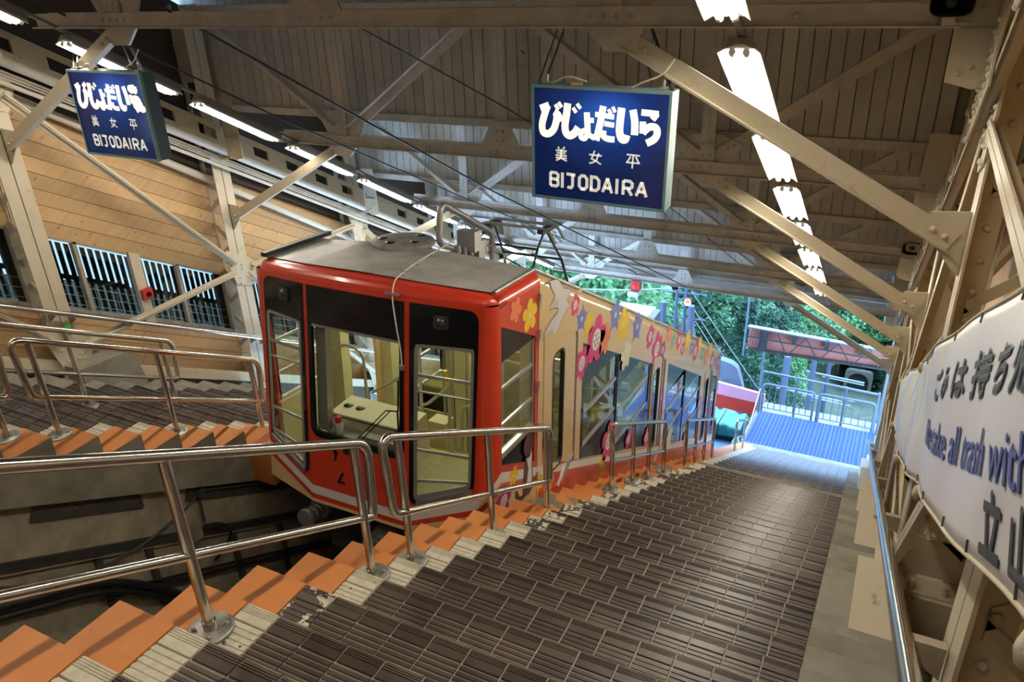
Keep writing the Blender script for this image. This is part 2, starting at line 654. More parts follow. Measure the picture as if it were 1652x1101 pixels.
# left platform, other side of the track
floor2 = thing('floor', kind='structure', label='tiled platform stairs across the track with orange edge blocks')
LX0, LX1 = -4.84, -5.135
om2 = block_mesh(LX1, LX0, CONC, .30)
cm2 = block_mesh(-7.62, -7.10, CONC)
bed = MB()
for k in range(-3, 19):
    bed.box((-7.10, YK(k - 1), ZK(k) - .5), (LX1, YK(k), ZK(k) - .011))
bed.build('tile_bed', GROUT, floor2)
otop = MB(); otop.box((LX1, -T0, 0), (LX0 - .0, 0, .004))
ome = bpy.data.meshes.new('orange_top'); ome.from_pydata([tuple(v) for v in otop.v], [], otop.f); ome.materials.append(ORANGE)
items2 = []
for k in range(-3, 19):
    y, z = YK(k), ZK(k)
    place('edge_block', om2, floor2, (0, y, z))
    place('orange_top', ome, floor2, (0, y, z))
    place('concrete_edge', cm2, floor2, (0, y, z))
    for j in range(12):
        x = LX1 - (j + 1) * PITCH + .0045
        if x < -7.1: x = -7.097
        mi = 1 if j == 0 else 0
        if 1 <= k <= 12:
            place('tile', NOSE[mi], floor2, (x, y, z))
            place('tile', TREAD[mi], floor2, (x, y, z))
        else:
            items2.append((x, k, mi, W1))
join_tiles('far_tile', floor2, items2)
# the orange-painted return where the platform widens beside the car
mb = MB()
for k in range(11, 19):
    mb.box((LX0, YK(k - 1), ZK(k) - .34), (-4.60, YK(k), ZK(k) + .002))
mb.build('widened_edge', ORANGE, floor2)

# ------------------------------------------------------------------ track pit
def sheared(mb, x0, x1, ya, yb, o0, o1):
    """slab following the slope: between heights zn+o0 and zn+o1"""
    p = [(x0, ya, zn(ya) + o0), (x1, ya, zn(ya) + o0), (x1, yb, zn(yb) + o0), (x0, yb, zn(yb) + o0),
         (x0, ya, zn(ya) + o1), (x1, ya, zn(ya) + o1), (x1, yb, zn(yb) + o1), (x0, yb, zn(yb) + o1)]
    return mb.hexa([V(q) for q in p])
pit = thing('wall_pit', kind='structure', label='worn concrete side wall of the track pit under the far platform')
m = MB(); sheared(m, -5.3, -4.838, -1, 15, -.53, -.185); m.build('upper_band', CONC, pit)
m = MB(); sheared(m, -5.3, -4.93, -1, 15, -1.10, -.50); m.build('lower_band', CONCD, pit)
m = MB(); sheared(m, -5.3, -4.97, -1, 15, -2.4, -1.05); m.build('base_band', CONCD, pit)
m = MB(); sheared(m, -4.985, -4.90, -1, 15, -1.055, -.985); sheared(m, -4.985, -4.975, -1, 15, -1.15, -.985); m.build('steel_angle', BLACKST, pit)
pit2 = MB(); sheared(pit2, -2.34, -2.06, -1, 15.4, -2.4, -.45); pit2.build('wall_pit_near', CONCD, kind='structure')
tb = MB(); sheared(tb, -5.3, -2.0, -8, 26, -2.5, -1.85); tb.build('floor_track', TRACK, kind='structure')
# steel plates bolted under the platform lip
for ya, yb, lab in ((2.30, 3.02, 'dark steel plate bolted to pit wall, nearer one'), (3.46, 4.9, 'dark steel plate bolted to pit wall, beside the cable car')):
    t = thing('bolted_plate', lab, 'steel plate', (-4.92, ya, zn(ya) - .6), group='plates on the pit wall')
    F = lambda a, b, u: V((-4.925 + u, a, zn(a) + b))
    MB().prism([(ya - .08, -.69), (yb, -.69), (yb, -.49), (ya, -.49)], F, 0, .018).build('plate', PLATE, t)
    bol = MB()
    n = 3
    for i in range(n):
        yy = ya + .17 + (yb - ya - .25) * i / (n - 1)
        fin = MB(); fin.hexa([V(q) for q in ((-4.905, yy, zn(yy) - .6), (-4.86, yy, zn(yy) - .52), (-4.86, yy + .02, zn(yy) - .52), (-4.905, yy + .02, zn(yy) - .6),
                                 (-4.905, yy, zn(yy) - .5), (-4.85, yy, zn(yy) - .5), (-4.85, yy + .02, zn(yy) - .5), (-4.905, yy + .02, zn(yy) - .5))]); fin.build('rib', PLATE, t)
        for dz in (-.57, -.65):
            bol.dome((-4.907, yy + .05, zn(yy) + dz), (1, 0, 0), .014, .014)
    bol.build('bolt', PLATE, t, kind='stuff')
def slope_pts(x, off, ya, yb, n=10, wob=0):
    return [(x, ya + (yb - ya) * i / n, zn(ya + (yb - ya) * i / n) + off + wob * math.sin(i * 1.7)) for i in range(n + 1)]
t = thing('cable_conduit', 'grey cable conduit with round junction box on the pit wall', 'conduit', (-4.9, 3.6, -2.6))
MB().tube(slope_pts(-4.89, -.585, 3.52, 9), .014, 8).build('pipe', PLATE, t)
MB().tube(fillet([(-4.89, 3.5, -2.56), (-4.89, 3.36, -2.62), (-4.89, 3.02, -2.66), (-4.89, 2.6, -2.62), (-4.89, 2.2, -2.45), (-4.89, 1.6, -2.0)], .3), .011, 8).build('pipe', PLATE, t)
MB().tube([(-4.89, 3.5, -2.56), (-4.89, 3.49, -2.85)], .011, 8).build('pipe', PLATE, t)
MB().cyl((-4.93, 3.52, -2.565), (-4.87, 3.52, -2.565), .042, 16).build('junction_box', PLATE, t)
m = MB(); m.box((-4.93, 3.25, -2.95), (-4.85, 3.42, -2.82)); m.build('sensor_box', CONC, t)
m = MB(); m.tube(fillet([(-4.86, 3.45, -2.86), (-4.8, 3.58, -2.9), (-4.78, 3.66, -3.05), (-4.84, 3.58, -3.2), (-4.9, 3.5, -3.3)], .1), .014, 8); m.build('hose', RUBBER, t)
for i, (o, r) in enumerate(((-1.36, .032), (-1.45, .028))):
    c = MB(); c.tube(fillet([(-4.93, -.5, zn(-.5) + o), (-4.93, 1.2, zn(1.2) + o), (-4.93, 1.9, zn(1.9) + o + .02), (-4.9, 2.55, zn(2.55) + o + .07), (-4.86, 2.95, zn(2.95) + o - .12), (-4.8, 3.3, zn(3.3) + o - .45)], .5, 6), r, 10)
    props(c.build('power_cable', RUBBER), ('thick upper black cable sagging along the pit wall', 'thick lower black cable sagging along the pit wall')[i], 'cable', 'cables on the pit wall')
t = thing('bracket_row', 'row of steel angle brackets with cables low on the pit wall', 'cable rack', (-4.95, 3, -3.2))
for y0 in (2.55, 2.95, 3.75, 4.3):
    m = MB(); m.box((-4.97, y0, zn(y0) - 1.75), (-4.93, y0 + .05, zn(y0) - 1.12)); m.build('bracket', PLATE, t)
m = MB(); m.tube(slope_pts(-4.91, -1.42, 2.5, 7), .012, 8); m.tube(slope_pts(-4.91, -1.48, 2.5, 7), .012, 8); m.build('cable', RUBBER, t)
m = MB(); sheared(m, -4.97, -4.80, -1, 15, -1.85, -1.70); m.build('wall_pit_kerb', CONCD, kind='structure')
m = MB(); sheared(m, .42, .88, -1, 15, -.75, -.42); m.build('floor_gutter', CONCD, kind='structure')
m = MB(); m.box((-8.2, -6.2, -1.5), (1.1, -5.5, 4.5)); m.build('wall_pit_end', CONCD, kind='structure')
# rails and sleepers of the cable railway
tr = thing('railway_track', 'steel rails on concrete sleepers running down the track pit', 'railway track', (-3.55, 2, -3))
for x in (-4.05, -3.0):
    m = MB(); sheared(m, x - .03, x + .03, -1, 120, -1.72, -1.66); sheared(m, x - .012, x + .012, -1, 120, -1.80, -1.72); sheared(m, x - .06, x + .06, -1, 120, -1.82, -1.80); m.build('rail', BLACKST, tr)
sl = MB(); sheared(sl, -4.5, -2.55, -.1, .1, -1.88, -1.81)
sle = bpy.data.meshes.new('sleeper'); sle.from_pydata([tuple(v) for v in sl.v], [], sl.f); sle.materials.append(CONCD)
for i in range(60):
    y = -1 + i * 1.1
    place('sleeper', sle, tr, (0, y, zn(y)))

# ------------------------------------------------------------------ stepped roof
YT = lambda i: 4.4 + 2.5 * i           # truss planes
ZB = lambda i: 1.025 - 1.408 * i       # underside of each truss
XA, XB = -8.05, .95
ceiling = thing('ceiling', kind='structure', label='stepped roof of dark boarded risers between the trusses')
bw = .1235
bmesh_ = MB(); bmesh_.box((.003, 0, 0), (bw - .006, .02, 1.395))
bmsh = bpy.data.meshes.new('board'); bmsh.from_pydata([tuple(v) for v in bmesh_.v], [], bmesh_.f); bmsh.materials.append(BOARD)
for i in range(-4, 5):
    yr = YT(i) + .25
    zb = ZB(i) + .29
    sil = MB(); sil.box((XA, yr - .045, zb - .05), (XB, yr + .05, zb + .03)); sil.build('sill_beam', ROOFST, ceiling)
    so = MB(); so.box((XA, yr + .02, zb - .02), (XB, yr + 2.53, zb + .0)); so.build('soffit', SOFFIT, ceiling) if i < 4 else None
    m = MB(); m.box((XA, yr + .022, zb), (XB, yr + .04, zb + 1.42)); m.build('riser_backing', SOFFIT, ceiling)
    if i >= 0:
        n = int((.32 + 7.9) / bw)
        far = MB()
        for j in range(n):
            x = -7.9 + j * bw
            if i <= 3:
                place('board', bmsh, ceiling, (x, yr, zb + .02))
            else:
                far.box((x + .002, yr, zb + .02), (x + bw - .004, yr + .02, zb + 1.415))
        if i > 3:
            far.build('far_board', BOARD, ceiling, kind='stuff')
# roof sheet over everything so no sky leaks between the boards
m = MB()
for i in range(-4, 5):
    yr, zb = YT(i) + .25, ZB(i) + .29
    m.box((XA - .3, yr + .03, zb + .01), (XB + .3, yr + (2.56 if i < 4 else .9), zb + .06))
    m.box((XA - .3, yr + .03, zb), (XB + .3, yr + .07, zb + 1.46))
m.build('ceiling_deck', SOFFIT, kind='structure')

def bolts(mb, pts, n, r=.016, h=.012):
    for p in pts:
        mb.dome(p, n, r, h, 7)
TRLAB = ['first roof truss, crossing behind the tops of both hanging station signs', 'second roof truss, crossing behind the middle of the hanging sign',
         'third roof truss, just below the bottom edge of the hanging sign', 'fourth roof truss, last one before the end wall of the roof',
         'last roof truss along the open end of the roof, against the trees']
for i in range(-1, 5):
    y, zb = YT(i), ZB(i)
    t = thing('roof_truss', TRLAB[i] if i >= 0 else 'roof truss overhead behind the viewer', 'roof truss', (-3.64, y, zb), group='trusses of the station roof')
    x0, x1 = -6.52, .10
    for s in (-1, 1):
        m = MB(); yy = y + s * .055
        m.box((x0, yy - .006, zb), (x1, yy + .006, zb + .108)); m.box((x0, yy, zb), (x1, yy + s * .06, zb + .010)); m.build('bottom_chord', ROOFST, t)
    m = MB(); m.box((-7.6, y - .05, zb + 1.33), (.32, y + .05, zb + 1.44)); m.build('top_chord', ROOFST, t)
    for xp in (-5.60, -3.64, -1.60):
        for s in (-1, 1):
            m = MB(); m.box((xp - .035 + s * .03, y - .03, zb + .02), (xp - .027 + s * .03, y + .03, zb + 1.35)); m.box((xp + s * .002, y - .034, zb + .02), (xp + s * .06, y - .026, zb + 1.35)); m.build('post', ROOFST, t)
    for xa, xb in ((-5.50, -3.80), (-1.70, -3.48), (-5.72, -7.45), (-1.5, .2)):
        m = MB()
        m.bar((xa, y + .02, zb + .17), (xb, y + .02, zb + 1.36), .10, .012, (0, 1, 0))
        d = V((xb - xa, 0, 1.19)).normalized()
        m.bar((xa, y - .03, zb + .17), (xb, y - .03, zb + 1.36), .012, .09, (0, 1, 0), (.045 if xb > xa else -.045, 0))
        m.build('diagonal', ROOFST, t)
    G = lambda a, b, u: V((a, y + u, zb + b))
    for xp in (-5.60, -1.60):
        MB().prism([(xp - .16, -.0), (xp + .16, -.0), (xp + .30, .26), (xp + .12, .34), (xp - .12, .34), (xp - .30, .26)], G, -.012, .012).build('gusset_plate', ROOFST, t)
        sx = 1 if xp > -3 else -1      # lower plate that takes the knee brace
        MB().prism([(xp - .17, .0), (xp + .17, .0), (xp + .09 + .05 * sx, -.13), (xp - .09 + .05 * sx, -.13)], G, -.012, .012).build('gusset_plate', ROOFST, t)
    MB().prism([(-3.86, .1), (-3.42, .1), (-3.55, .36), (-3.73, .36)], G, -.06, -.045).build('gusset_plate', ROOFST, t)
    for sx, xe in ((1, .08), (-1, -7.36)):
        E_ = (lambda a, b_, u, xe=xe, sx=sx: V((xe + a, y - .07 + u, zb + b_)))
        MB().prism([(.0, -.24), (.12, -.27), (.24, -.22), (.24, .45), (.03, .45), (.0, -.0)] if sx > 0 else [(.0, -.22), (.12, -.27), (.24, -.24), (.24, .0), (.21, .45), (.0, .45)], E_, 0, .012).build('end_plate', CREAM, t)
        m = MB(); m.box((xe + .03, y - .085, zb - .015), (xe + .2, y - .07, zb + .0)); m.build('end_plate_lip', CREAM, t)
        e = MB(); bolts(e, [(xe + q, y - .07, zb + h_) for q, h_ in ((.05, -.2), (.10, -.17), (.17, .05), (.05, .05), (.17, -.1))], (0, -1, 0), .014); e.build('bolt', CREAM, t, kind='stuff')
    b = MB()
    for xp in (-5.60, -3.64, -1.60):
        bolts(b, [(xp - .12 + .08 * j, y - .061, zb + .06) for j in range(4)], (0, -1, 0))
        bolts(b, [(xp + s * .035, y - .06, zb + h) for s in (-1, 1) for h in (.17, .26)], (0, -1, 0), .013)
        if xp != -3.64:
            for s in (-1, 1):
                bolts(b, [(xp + s * (.12 + .055 * j), y - .05, zb + .19 + .036 * j) for j in range(3)], (0, -1, 0), .013)
    bolts(b, [(xp, y - .061, zb + .055) for xp in (-4.62, -2.64, -.62)], (0, -1, 0), .02)
    b.build('bolt', ROOFST, t, kind='stuff')
    # knee braces down to the columns on both sides
    for sx, (xa, xb) in ((1, (-1.52, .27)), (-1, (-5.76, -7.55))):
        m = MB()
        pa, pb = V((xa, y, zb - .06)), V((xb, y, zb - 1.03))
        m.bar(pa, pb, .012, .10, (0, 0, 1), (0, 0))
        m.bar(pa, pb, .08, .012, (0, 0, 1), (0, -.05))
        m.build('knee_brace', CREAM, t)
        e = MB()
        for f in (.02, .06, .94, .975):
            e.dome(pa.lerp(pb, f) + V((0, -.006, 0)), (0, -1, 0), .018, .02, 6)
        e.build('brace_bolt', CREAM, t, kind='stuff')
        MB().prism([(xb - .13 * sx, -.885), (xb + .06 * sx, -.87), (xb + .06 * sx, -1.22), (xb + .01 * sx, -1.18), (xb - .11 * sx, -1.03)], G, .006, .018).build('gusset_plate', CREAM, t)
# eave beam at the open end
ev = MB(); ev.box((XA, 14.6, ZB(4) - .02), (XB, 14.75, ZB(4) + .1)); ev.box((XA, 14.5, ZB(4) + .17), (XB, 14.7, ZB(4) + .24)); ev.build('trim_eave', ROOFST, kind='structure')

# ------------------------------------------------------------------ fluorescent lamps
AX = V((0, math.cos(TH), -math.sin(TH)))
NN = V((0, math.sin(TH), math.cos(TH)))
def place_local(name, mb, mat, parent):
    return mb.build(name, mat, parent, local=True)
def lamp(x, y0, label, side):
    off = 2.90                          # above the line of the step edges, square to it
    c = V((x, y0, 0)); c.z = zn(y0) + off / math.cos(TH) - .0
    M = Matrix(((1, 0, 0, 0), (0, AX.y, NN.y, 0), (0, AX.z, NN.z, 0), (0, 0, 0, 1)))
    t = thing('fluorescent_lamp', label, 'ceiling lamp', c, M, 'fluorescent lamps in the %s row' % side)
    L = 1.10
    h = MB()
    h.prism([(-.075, .02), (-.02, .045), (.02, .045), (.075, .02), (.06, .075), (-.06, .075)], lambda a, b, u: V((a, u, b)), -.01, L + .01)
    h.build('housing', LAMPGREY, t, local=True)
    r = MB()
    r.prism([(-.075, .019), (-.02, .044), (.02, .044), (.075, .019), (.11, -.005), (.113, .0), (.078, .026), (-.078, .026), (-.113, .0), (-.11, -.005)], lambda a, b, u: V((a, u, b)), 0, L)
    r.build('reflector', HOOD, t, local=True)
    for s in (-.036, .036):
        MB().cyl((s, .035, .005), (s, L - .035, .005), .0165, 12).build('tube', TUBE, t, local=True)
    for yy in (.018, L - .018):
        for s in (-.036, .036):
            e = MB(); e.tube([(s, yy - .015, .005), (s, yy + .015, .005)], .019, 10)
            place_local('lamp_holder', e, HOOD, t)
    return t
YL = [4.33 + 1.2 * j for j in range(7)]
for side, x in (('right', -.885), ('left', -6.235)):
    ys = [-2.9, -1.7, -.45, .75, 1.95, 3.05] + YL + ([12.75] if side == 'left' else [])
    for j, y0 in enumerate(ys):
        if y0 < 3:
            lab = 'twin fluorescent lamp of the %s row overhead, behind the viewer' % side
        else:
            q = j - 5
            lab = '%s twin fluorescent lamp down the %s-hand row, counted from the picture top' % (ORD[q], side)
        lamp(x, y0, lab, side)
    m = MB()
    for s in (0,):
        sheared(m, x - .02, x + .02, -3, 14.4, 2.90 / math.cos(TH) + .095, 2.90 / math.cos(TH) + .125)
    props(m.build('lamp_rail', LAMPGREY), 'grey wiring rail above the %s row of fluorescent lamps' % side, 'rail')
# ------------------------------------------------------------------ walls of the hall
def wall_poly(ya, yb, oa, ob, F, mat, name, parent, th=.03):
    """plank / panel whose long edges follow the slope, ends plumb"""
    return MB().prism([(ya, zn(ya) + oa), (yb, zn(yb) + oa), (yb, zn(yb) + ob), (ya, zn(ya) + ob)], F, 0, th).build(name, mat, parent)
wl = thing('wall_left', kind='structure', label='pine-boarded side wall across the track')
FL = lambda a, b, u: V((-7.93 + u, a, b))
PV = .15 / math.cos(TH)
bays = [-3.1, -.6, 1.9, 4.4, 6.9, 9.4, 11.9]
proto = {}
for yc in bays:
    rows = [(1.60 + PV * j, 1.60 + PV * (j + 1)) for j in range(8)] + [(.77 - PV * (j + 1), .77 - PV * j) for j in range(5)]
    for j, (a, b) in enumerate(rows):
        if j in proto:
            p = proto[j].copy(); COL.objects.link(p); p.location = V((0, yc - bays[0], zn(yc) - zn(bays[0])))
        else:
            ya, yb = yc + .0, yc + 2.5
            F = lambda a_, b_, u: V((-7.93 + u, a_, b_))
            proto[j] = wall_poly(ya, yb - .004, a + .004, b - .002, F, WOODL, 'plank', wl, .03)
m = MB(); sheared(m, -8.06, -7.935, -3.1, 14.5, 1.62, 5.0); sheared(m, -8.06, -7.935, -3.1, 14.5, -1.0, .75); sheared(m, -8.06, -7.935, -5.7, 1.9, -3, 7); m.build('wall_core', DARKBROWN, wl)
m = MB(); sheared(m, -7.95, -7.90, -3.1, 14.5, 1.575, 1.605); sheared(m, -7.95, -7.88, -3.1, 14.5, .745, .785); m.build('window_rail', GREYWOOD, wl)
m = MB(); sheared(m, -7.68, -7.62, -3, 14.5, .02, .16); m.build('lower_beam', CREAM, wl)
m = MB(); sheared(m, -8.0, -7.66, -3, 14.5, -.30, .02); m.build('recess_shade_panel', DARKBROWN, wl)  # dark panel stands in for the shade of the recess below the beam
# windows with dark outer slats
slm = MB(); slm.prism([(-.026, 0), (.026, 0), (.026, .76), (-.026, .76)], lambda a, b, u: V((u, a, b - TAN * a)), -.005, .005)
slmesh = bpy.data.meshes.new('slat'); slmesh.from_pydata([tuple(v) for v in slm.v], [], slm.f); slmesh.materials.append(SLAT)
wi = 0
for yc in bays[2:6]:
    for ya, yb, ym in ((yc + .2, yc + 1.153, yc + .57), (yc + 1.282, yc + 2.42, yc + 1.78)):
        wi += 1
        w = thing('window_%d' % wi, kind='structure', loc=(-7.95, ya, zn(ya) + 1.2))
        wall_poly(ya, yb, .785, 1.58, lambda a, b, u: V((-7.955 + u, a, b)), WGLASS, 'pane', w, .006)
        n = int((yb - ya) / .084) + 2
        for q in range(n + 1):
            y = ya + .035 + q * .084
            if y < yb + .13:
                place('slat', slmesh, w, (-8.06, y, zn(y) + .80))
        m = MB(); sheared(m, -8.09, -8.04, ya, yb, 1.13, 1.19); m.build('slat_rail', SLAT, w)
        m = MB(); m.box((-7.96, ym - .022, zn(ym) + .76), (-7.90, ym + .022, zn(ym) + 1.6)); m.build('mullion', GREYWOOD, w)
        m = MB()
        for dz in (.86, .97, 1.08):
            m.tube([(-7.94, ya, zn(ya) + dz - .02), (-7.94, yb, zn(yb) + dz - .02)], .003, 5)
        for q in range(1, 8):
            y = ya + (yb - ya) * q / 8
            m.tube([(-7.94, y, zn(y) + .78), (-7.94, y, zn(y) + 1.10)], .003, 5)
        m.build('wire_grid', ZINC, w, kind='stuff')
    for y0, y1 in ((yc + 1.153, yc + 1.282), (yc + 2.42, yc + 2.70)):
        m = MB(); m.prism([(y0, zn(y0) + .70), (y1, zn(y1) + .70), (y1, zn(y1) + 1.62), (y0, zn(y0) + 1.62)], FL, 0, .06); m.build('window_post', CREAM if y1 - y0 < .2 else GREYWOOD, wl)
t = thing('alarm_box', 'small red alarm box on a window post of the far wall', 'alarm', (-7.87, 5.63, -2.03))
m = MB(); m.box((-7.88, 5.57, -2.09), (-7.82, 5.70, -1.96)); m.build('case', pmat('alarm_red', (.5, .02, .02), .4), t)
m = MB(); m.cyl((-7.82, 5.635, -2.025), (-7.80, 5.635, -2.025), .03, 12); m.build('button', TBLACK, t)

# end of hall behind the viewer, and the right-hand boarded wall
m = MB(); m.box((XA - .2, -5.6, 0), (XB + .2, -5.5, 8.5)); m.build('wall_back', BOARD, kind='structure')
m = MB(); m.box((XA, -5.6, zn(-1.2) - 2.6), (XB, -1.0, zn(-1.2) + .3)); m.build('floor_upper', CONC, kind='structure')
wr = thing('wall_right', kind='structure', label='pine-boarded wall behind the right-hand columns')
PV2 = .19 / math.cos(TH)
pr2 = {}
for bi, yc in enumerate(bays):
    for j in range(19):
        a = -.25 + PV2 * j
        if j in pr2:
            p = pr2[j].copy(); COL.objects.link(p); p.location = V((0, yc - bays[0], zn(yc) - zn(bays[0])))
        else:
            pr2[j] = wall_poly(yc, yc + 2.497, a + .003, a + PV2 - .003, lambda a_, b_, u: V((.86 + u, a_, b_)), WOODR, 'plank', wr, .03)
m = MB(); sheared(m, .90, .98, -5.7, 14.6, -1.0, 6.5); m.build('wall_core', DARKBROWN, wr)

# ------------------------------------------------------------------ built-up columns
def column(sx, y, zt, zbot, label, lace=True):
    """sx +1: right side (faces -X); -1: left side (faces +X)"""
    xf = .325 if sx > 0 else -7.60     # face of the inner chord
    X = lambda d: xf + sx * d          # d = depth away from the track
    t = thing('steel_column', label, 'column', (X(.2), y, zbot), group='built-up columns of the %s wall' % ('right' if sx > 0 else 'left'))
    for s in (-1, 1):
        m = MB()
        y0, y1 = (y - .13, y - .006) if s < 0 else (y + .006, y + .13)
        m.box((X(0), y0, zbot), (X(.012), y1, zt))
        yw = y - .012 if s < 0 else y + .012
        m.box((X(.012), yw - .006, zbot), (X(.13), yw + .006, zt))
        m.build('inner_chord', CREAM, t)
        m = MB()
        m.box((X(.41), y0, zbot), (X(.398), y1, zt))
        m.box((X(.398), yw - .006, zbot), (X(.29), yw + .006, zt))
        m.build('outer_chord', CREAM, t)
    m = MB()
    F = lambda a, b, u: V((X(a), y - .026 + u, b))
    z = zt - .1
    m.prism([(.05, z - .75), (.37, z - .75), (.37, z), (.05, z)], F, 0, .01); m.build('web_plate', CREAM, t)
    z -= .80
    flip = False
    while z > zbot + .3:
        a, b = (.06, .36) if not flip else (.36, .06)
        MB().prism([(a, z), (b, z - .26), (b, z - .34), (a, z - .08)], F, 0, .01).build('lacing_bar', CREAM, t)
        z -= .30 if flip else .34
        flip = not flip
    m = MB(); m.prism([(.05, zbot + .02), (.37, zbot + .02), (.37, zbot + .3), (.05, zbot + .3)], F, 0, .01); m.build('web_plate', CREAM, t)
    b = MB()
    z = zt - .12
    i = 0
    while z > zbot + .05:
        b.dome((X(.075), y - .032, z), (0, -1, 0), .017, .014)
        if i % 3 == 0: b.dome((X(.345), y - .032, z), (0, -1, 0), .017, .014)
        z -= .105 if i < 7 else .17
        i += 1
    b.build('rivet', CREAM, t, kind='stuff')
    m = MB(); m.box((X(.0), y - .2, zbot - 1.0), (X(.50), y + .2, zbot - .02)); m.build('pedestal', PLINTH if sx > 0 else CONC, t)
    m = MB(); m.box((X(-.10), y - .18, zbot - .02), (X(.48), y + .18, zbot)); m.build('base_plate', CREAM, t)
    a = MB()
    for dx in (-.05, .12, .3):
        for dy in (-.15, .15):
            a.cyl((X(dx), y + dy, zbot), (X(dx), y + dy, zbot + .07), .015, 6)
    a.build('anchor_bolt', CREAM, t, kind='stuff')
    return t
CL = ['behind the viewer', 'nearest right, under the banner’s near end', 'whose plinth stands beside the stairs, carrying the first knee brace', 'carrying the second knee brace', 'carrying the third knee brace', 'carrying the fourth knee brace', 'last at the open end']
CLL = ['behind the viewer', 'left of the hanging sign, beyond the picture edge', 'nearest on the left, with a green tag at its foot', 'second on the left, just left of the cable car roof', 'third on the left, half hidden by the cable car roof', 'fourth on the left, seen only past the cable car', 'last on the left at the open end']
for i in range(7):
    y = -.6 + 2.5 * i
    zt = 1.025 - 1.408 * (i - 2) + 1.45
    column(1, y, zt, zn(y) + (.30 if i != 1 else .1), 'cream riveted lattice column on the right, ' + CL[i])
    column(-1, y, zt, zn(y) + .02, 'cream riveted lattice column, ' + CLL[i])

def angle_brace(mb, p, q, face, w=.085):
    """pair of angles back to back with a dark slot between; `face` = outward normal"""
    d = (V(q) - V(p)).normalized()
    n = V(face)
    for s in (-1, 1):
        mb.bar(p, q, .010, w * .46, d.cross(n), (0, s * w * .27))
        mb.bar(p, q, .05, .008, d.cross(n), (.025 if face[0] < 0 else -.025, s * .008))
def wall_bracing(sx):
    xf = .30 if sx > 0 else -7.57
    nrm = (-sx, 0, 0)
    nm = 'right' if sx > 0 else 'left'
    t = thing('wall_bracing', 'cream diagonal bracing of paired flat bars along the %s columns' % nm, 'bracing', (xf, 4, -1))
    top = lambda i: V((xf, YT(i), zn(YT(i)) + (3.0 if sx < 0 else 3.05)))
    low = lambda i: V((xf, YT(i), zn(YT(i)) + .30))
    mid = lambda i: V((xf, YT(i), zn(YT(i)) + 1.72))
    for i in range(-2, 5):
        odd = i % 2                     # even columns: gussets at top and foot; odd: half-way up
        if odd == 0:
            for j in (i - 1, i + 1):
                if -2 <= j <= 4:
                    for a, b in ((top(i), mid(j)), (low(i), mid(j))):
                        dd = (b - a).normalized()
                        m = MB(); angle_brace(m, a + dd * .16, b - dd * .16, nrm); m.build('diagonal', CREAM, t)
        G = lambda c: (lambda a, b, u: V((xf + sx * (.018 + u), c.y + a, c.z + b)))
        cs = [top(i), low(i)] if odd == 0 else [mid(i)]
        for c in cs:
            k = TAN
            MB().prism(rpoly([(-.24, .12 + .24 * k), (-.13, -.22 + .1 * k), (.13, -.22 - .1 * k), (.24, .06 - .24 * k), (.20, .20 - .2 * k), (-.2, .22 + .2 * k)], .04), G(c), -.006, .008).build('gusset_plate', CREAM, t)
            b = MB()
            for a_, z_ in ((-.16, .1), (-.10, .04), (.16, -.06), (.10, -.08), (-.06, -.1), (.06, -.12), (-.06, -.18), (.06, -.2), (0, .06), (0, 0)):
                b.dome((xf + sx * .012, c.y + a_, c.z + z_), (-sx, 0, 0), .017, .016)
            b.build('rivet', CREAM, t, kind='stuff')
    return t
wall_bracing(1); wall_bracing(-1)
def girder(sx, x, o0, o1, label):
    """light lattice girder running down the slope: two flanges and battens with dark openings"""
    t = thing('eaves_girder', label, 'girder', (x, 4, zn(4) + o0))
    m = MB(); sheared(m, x - .01, x + .01, -3, 14.5, o1 - .05, o1); sheared(m, x - .04, x + .04, -3, 14.5, o1, o1 + .012); m.build('flange', CREAM, t)
    m = MB(); sheared(m, x - .01, x + .01, -3, 14.5, o0, o0 + .06); sheared(m, x - .04, x + .04, -3, 14.5, o0 - .012, o0); m.build('flange', CREAM, t)
    F = lambda a, b, u: V((x + u, a, b))
    y = -2.0
    bm_ = MB()
    i = 0
    while y < 14.3:
        w = (.30 if i % 5 else .55) if sx < 0 else .13
        m = MB(); m.prism([(y, zn(y) + o0), (y + w, zn(y + w) + o0), (y + w, zn(y + w) + o1), (y, zn(y) + o1)], F, -.016, .016)
        m.build('batten', CREAM, t)
        for a, b in ((.05, .05), (w - .05, .05), (.05, o1 - o0 - .05), (w - .05, o1 - o0 - .05)):
            bm_.dome((x - sx * .016, y + a, zn(y + a) + o0 + b), (-sx, 0, 0), .014, .012, 6)
        y += w + (.24 if sx < 0 else .17)
        i += 1
    bm_.build('rivet', CREAM, t, kind='stuff')
    if sx < 0:
        m = MB(); sheared(m, x + sx * .13, x + sx * .14, -3, 14.5, o0, o1); m.build('back_strip', DARKBROWN, t)
    return t
girder(-1, -7.52, 3.33, 3.56, 'cream eaves girder with rectangular openings above the left wall')
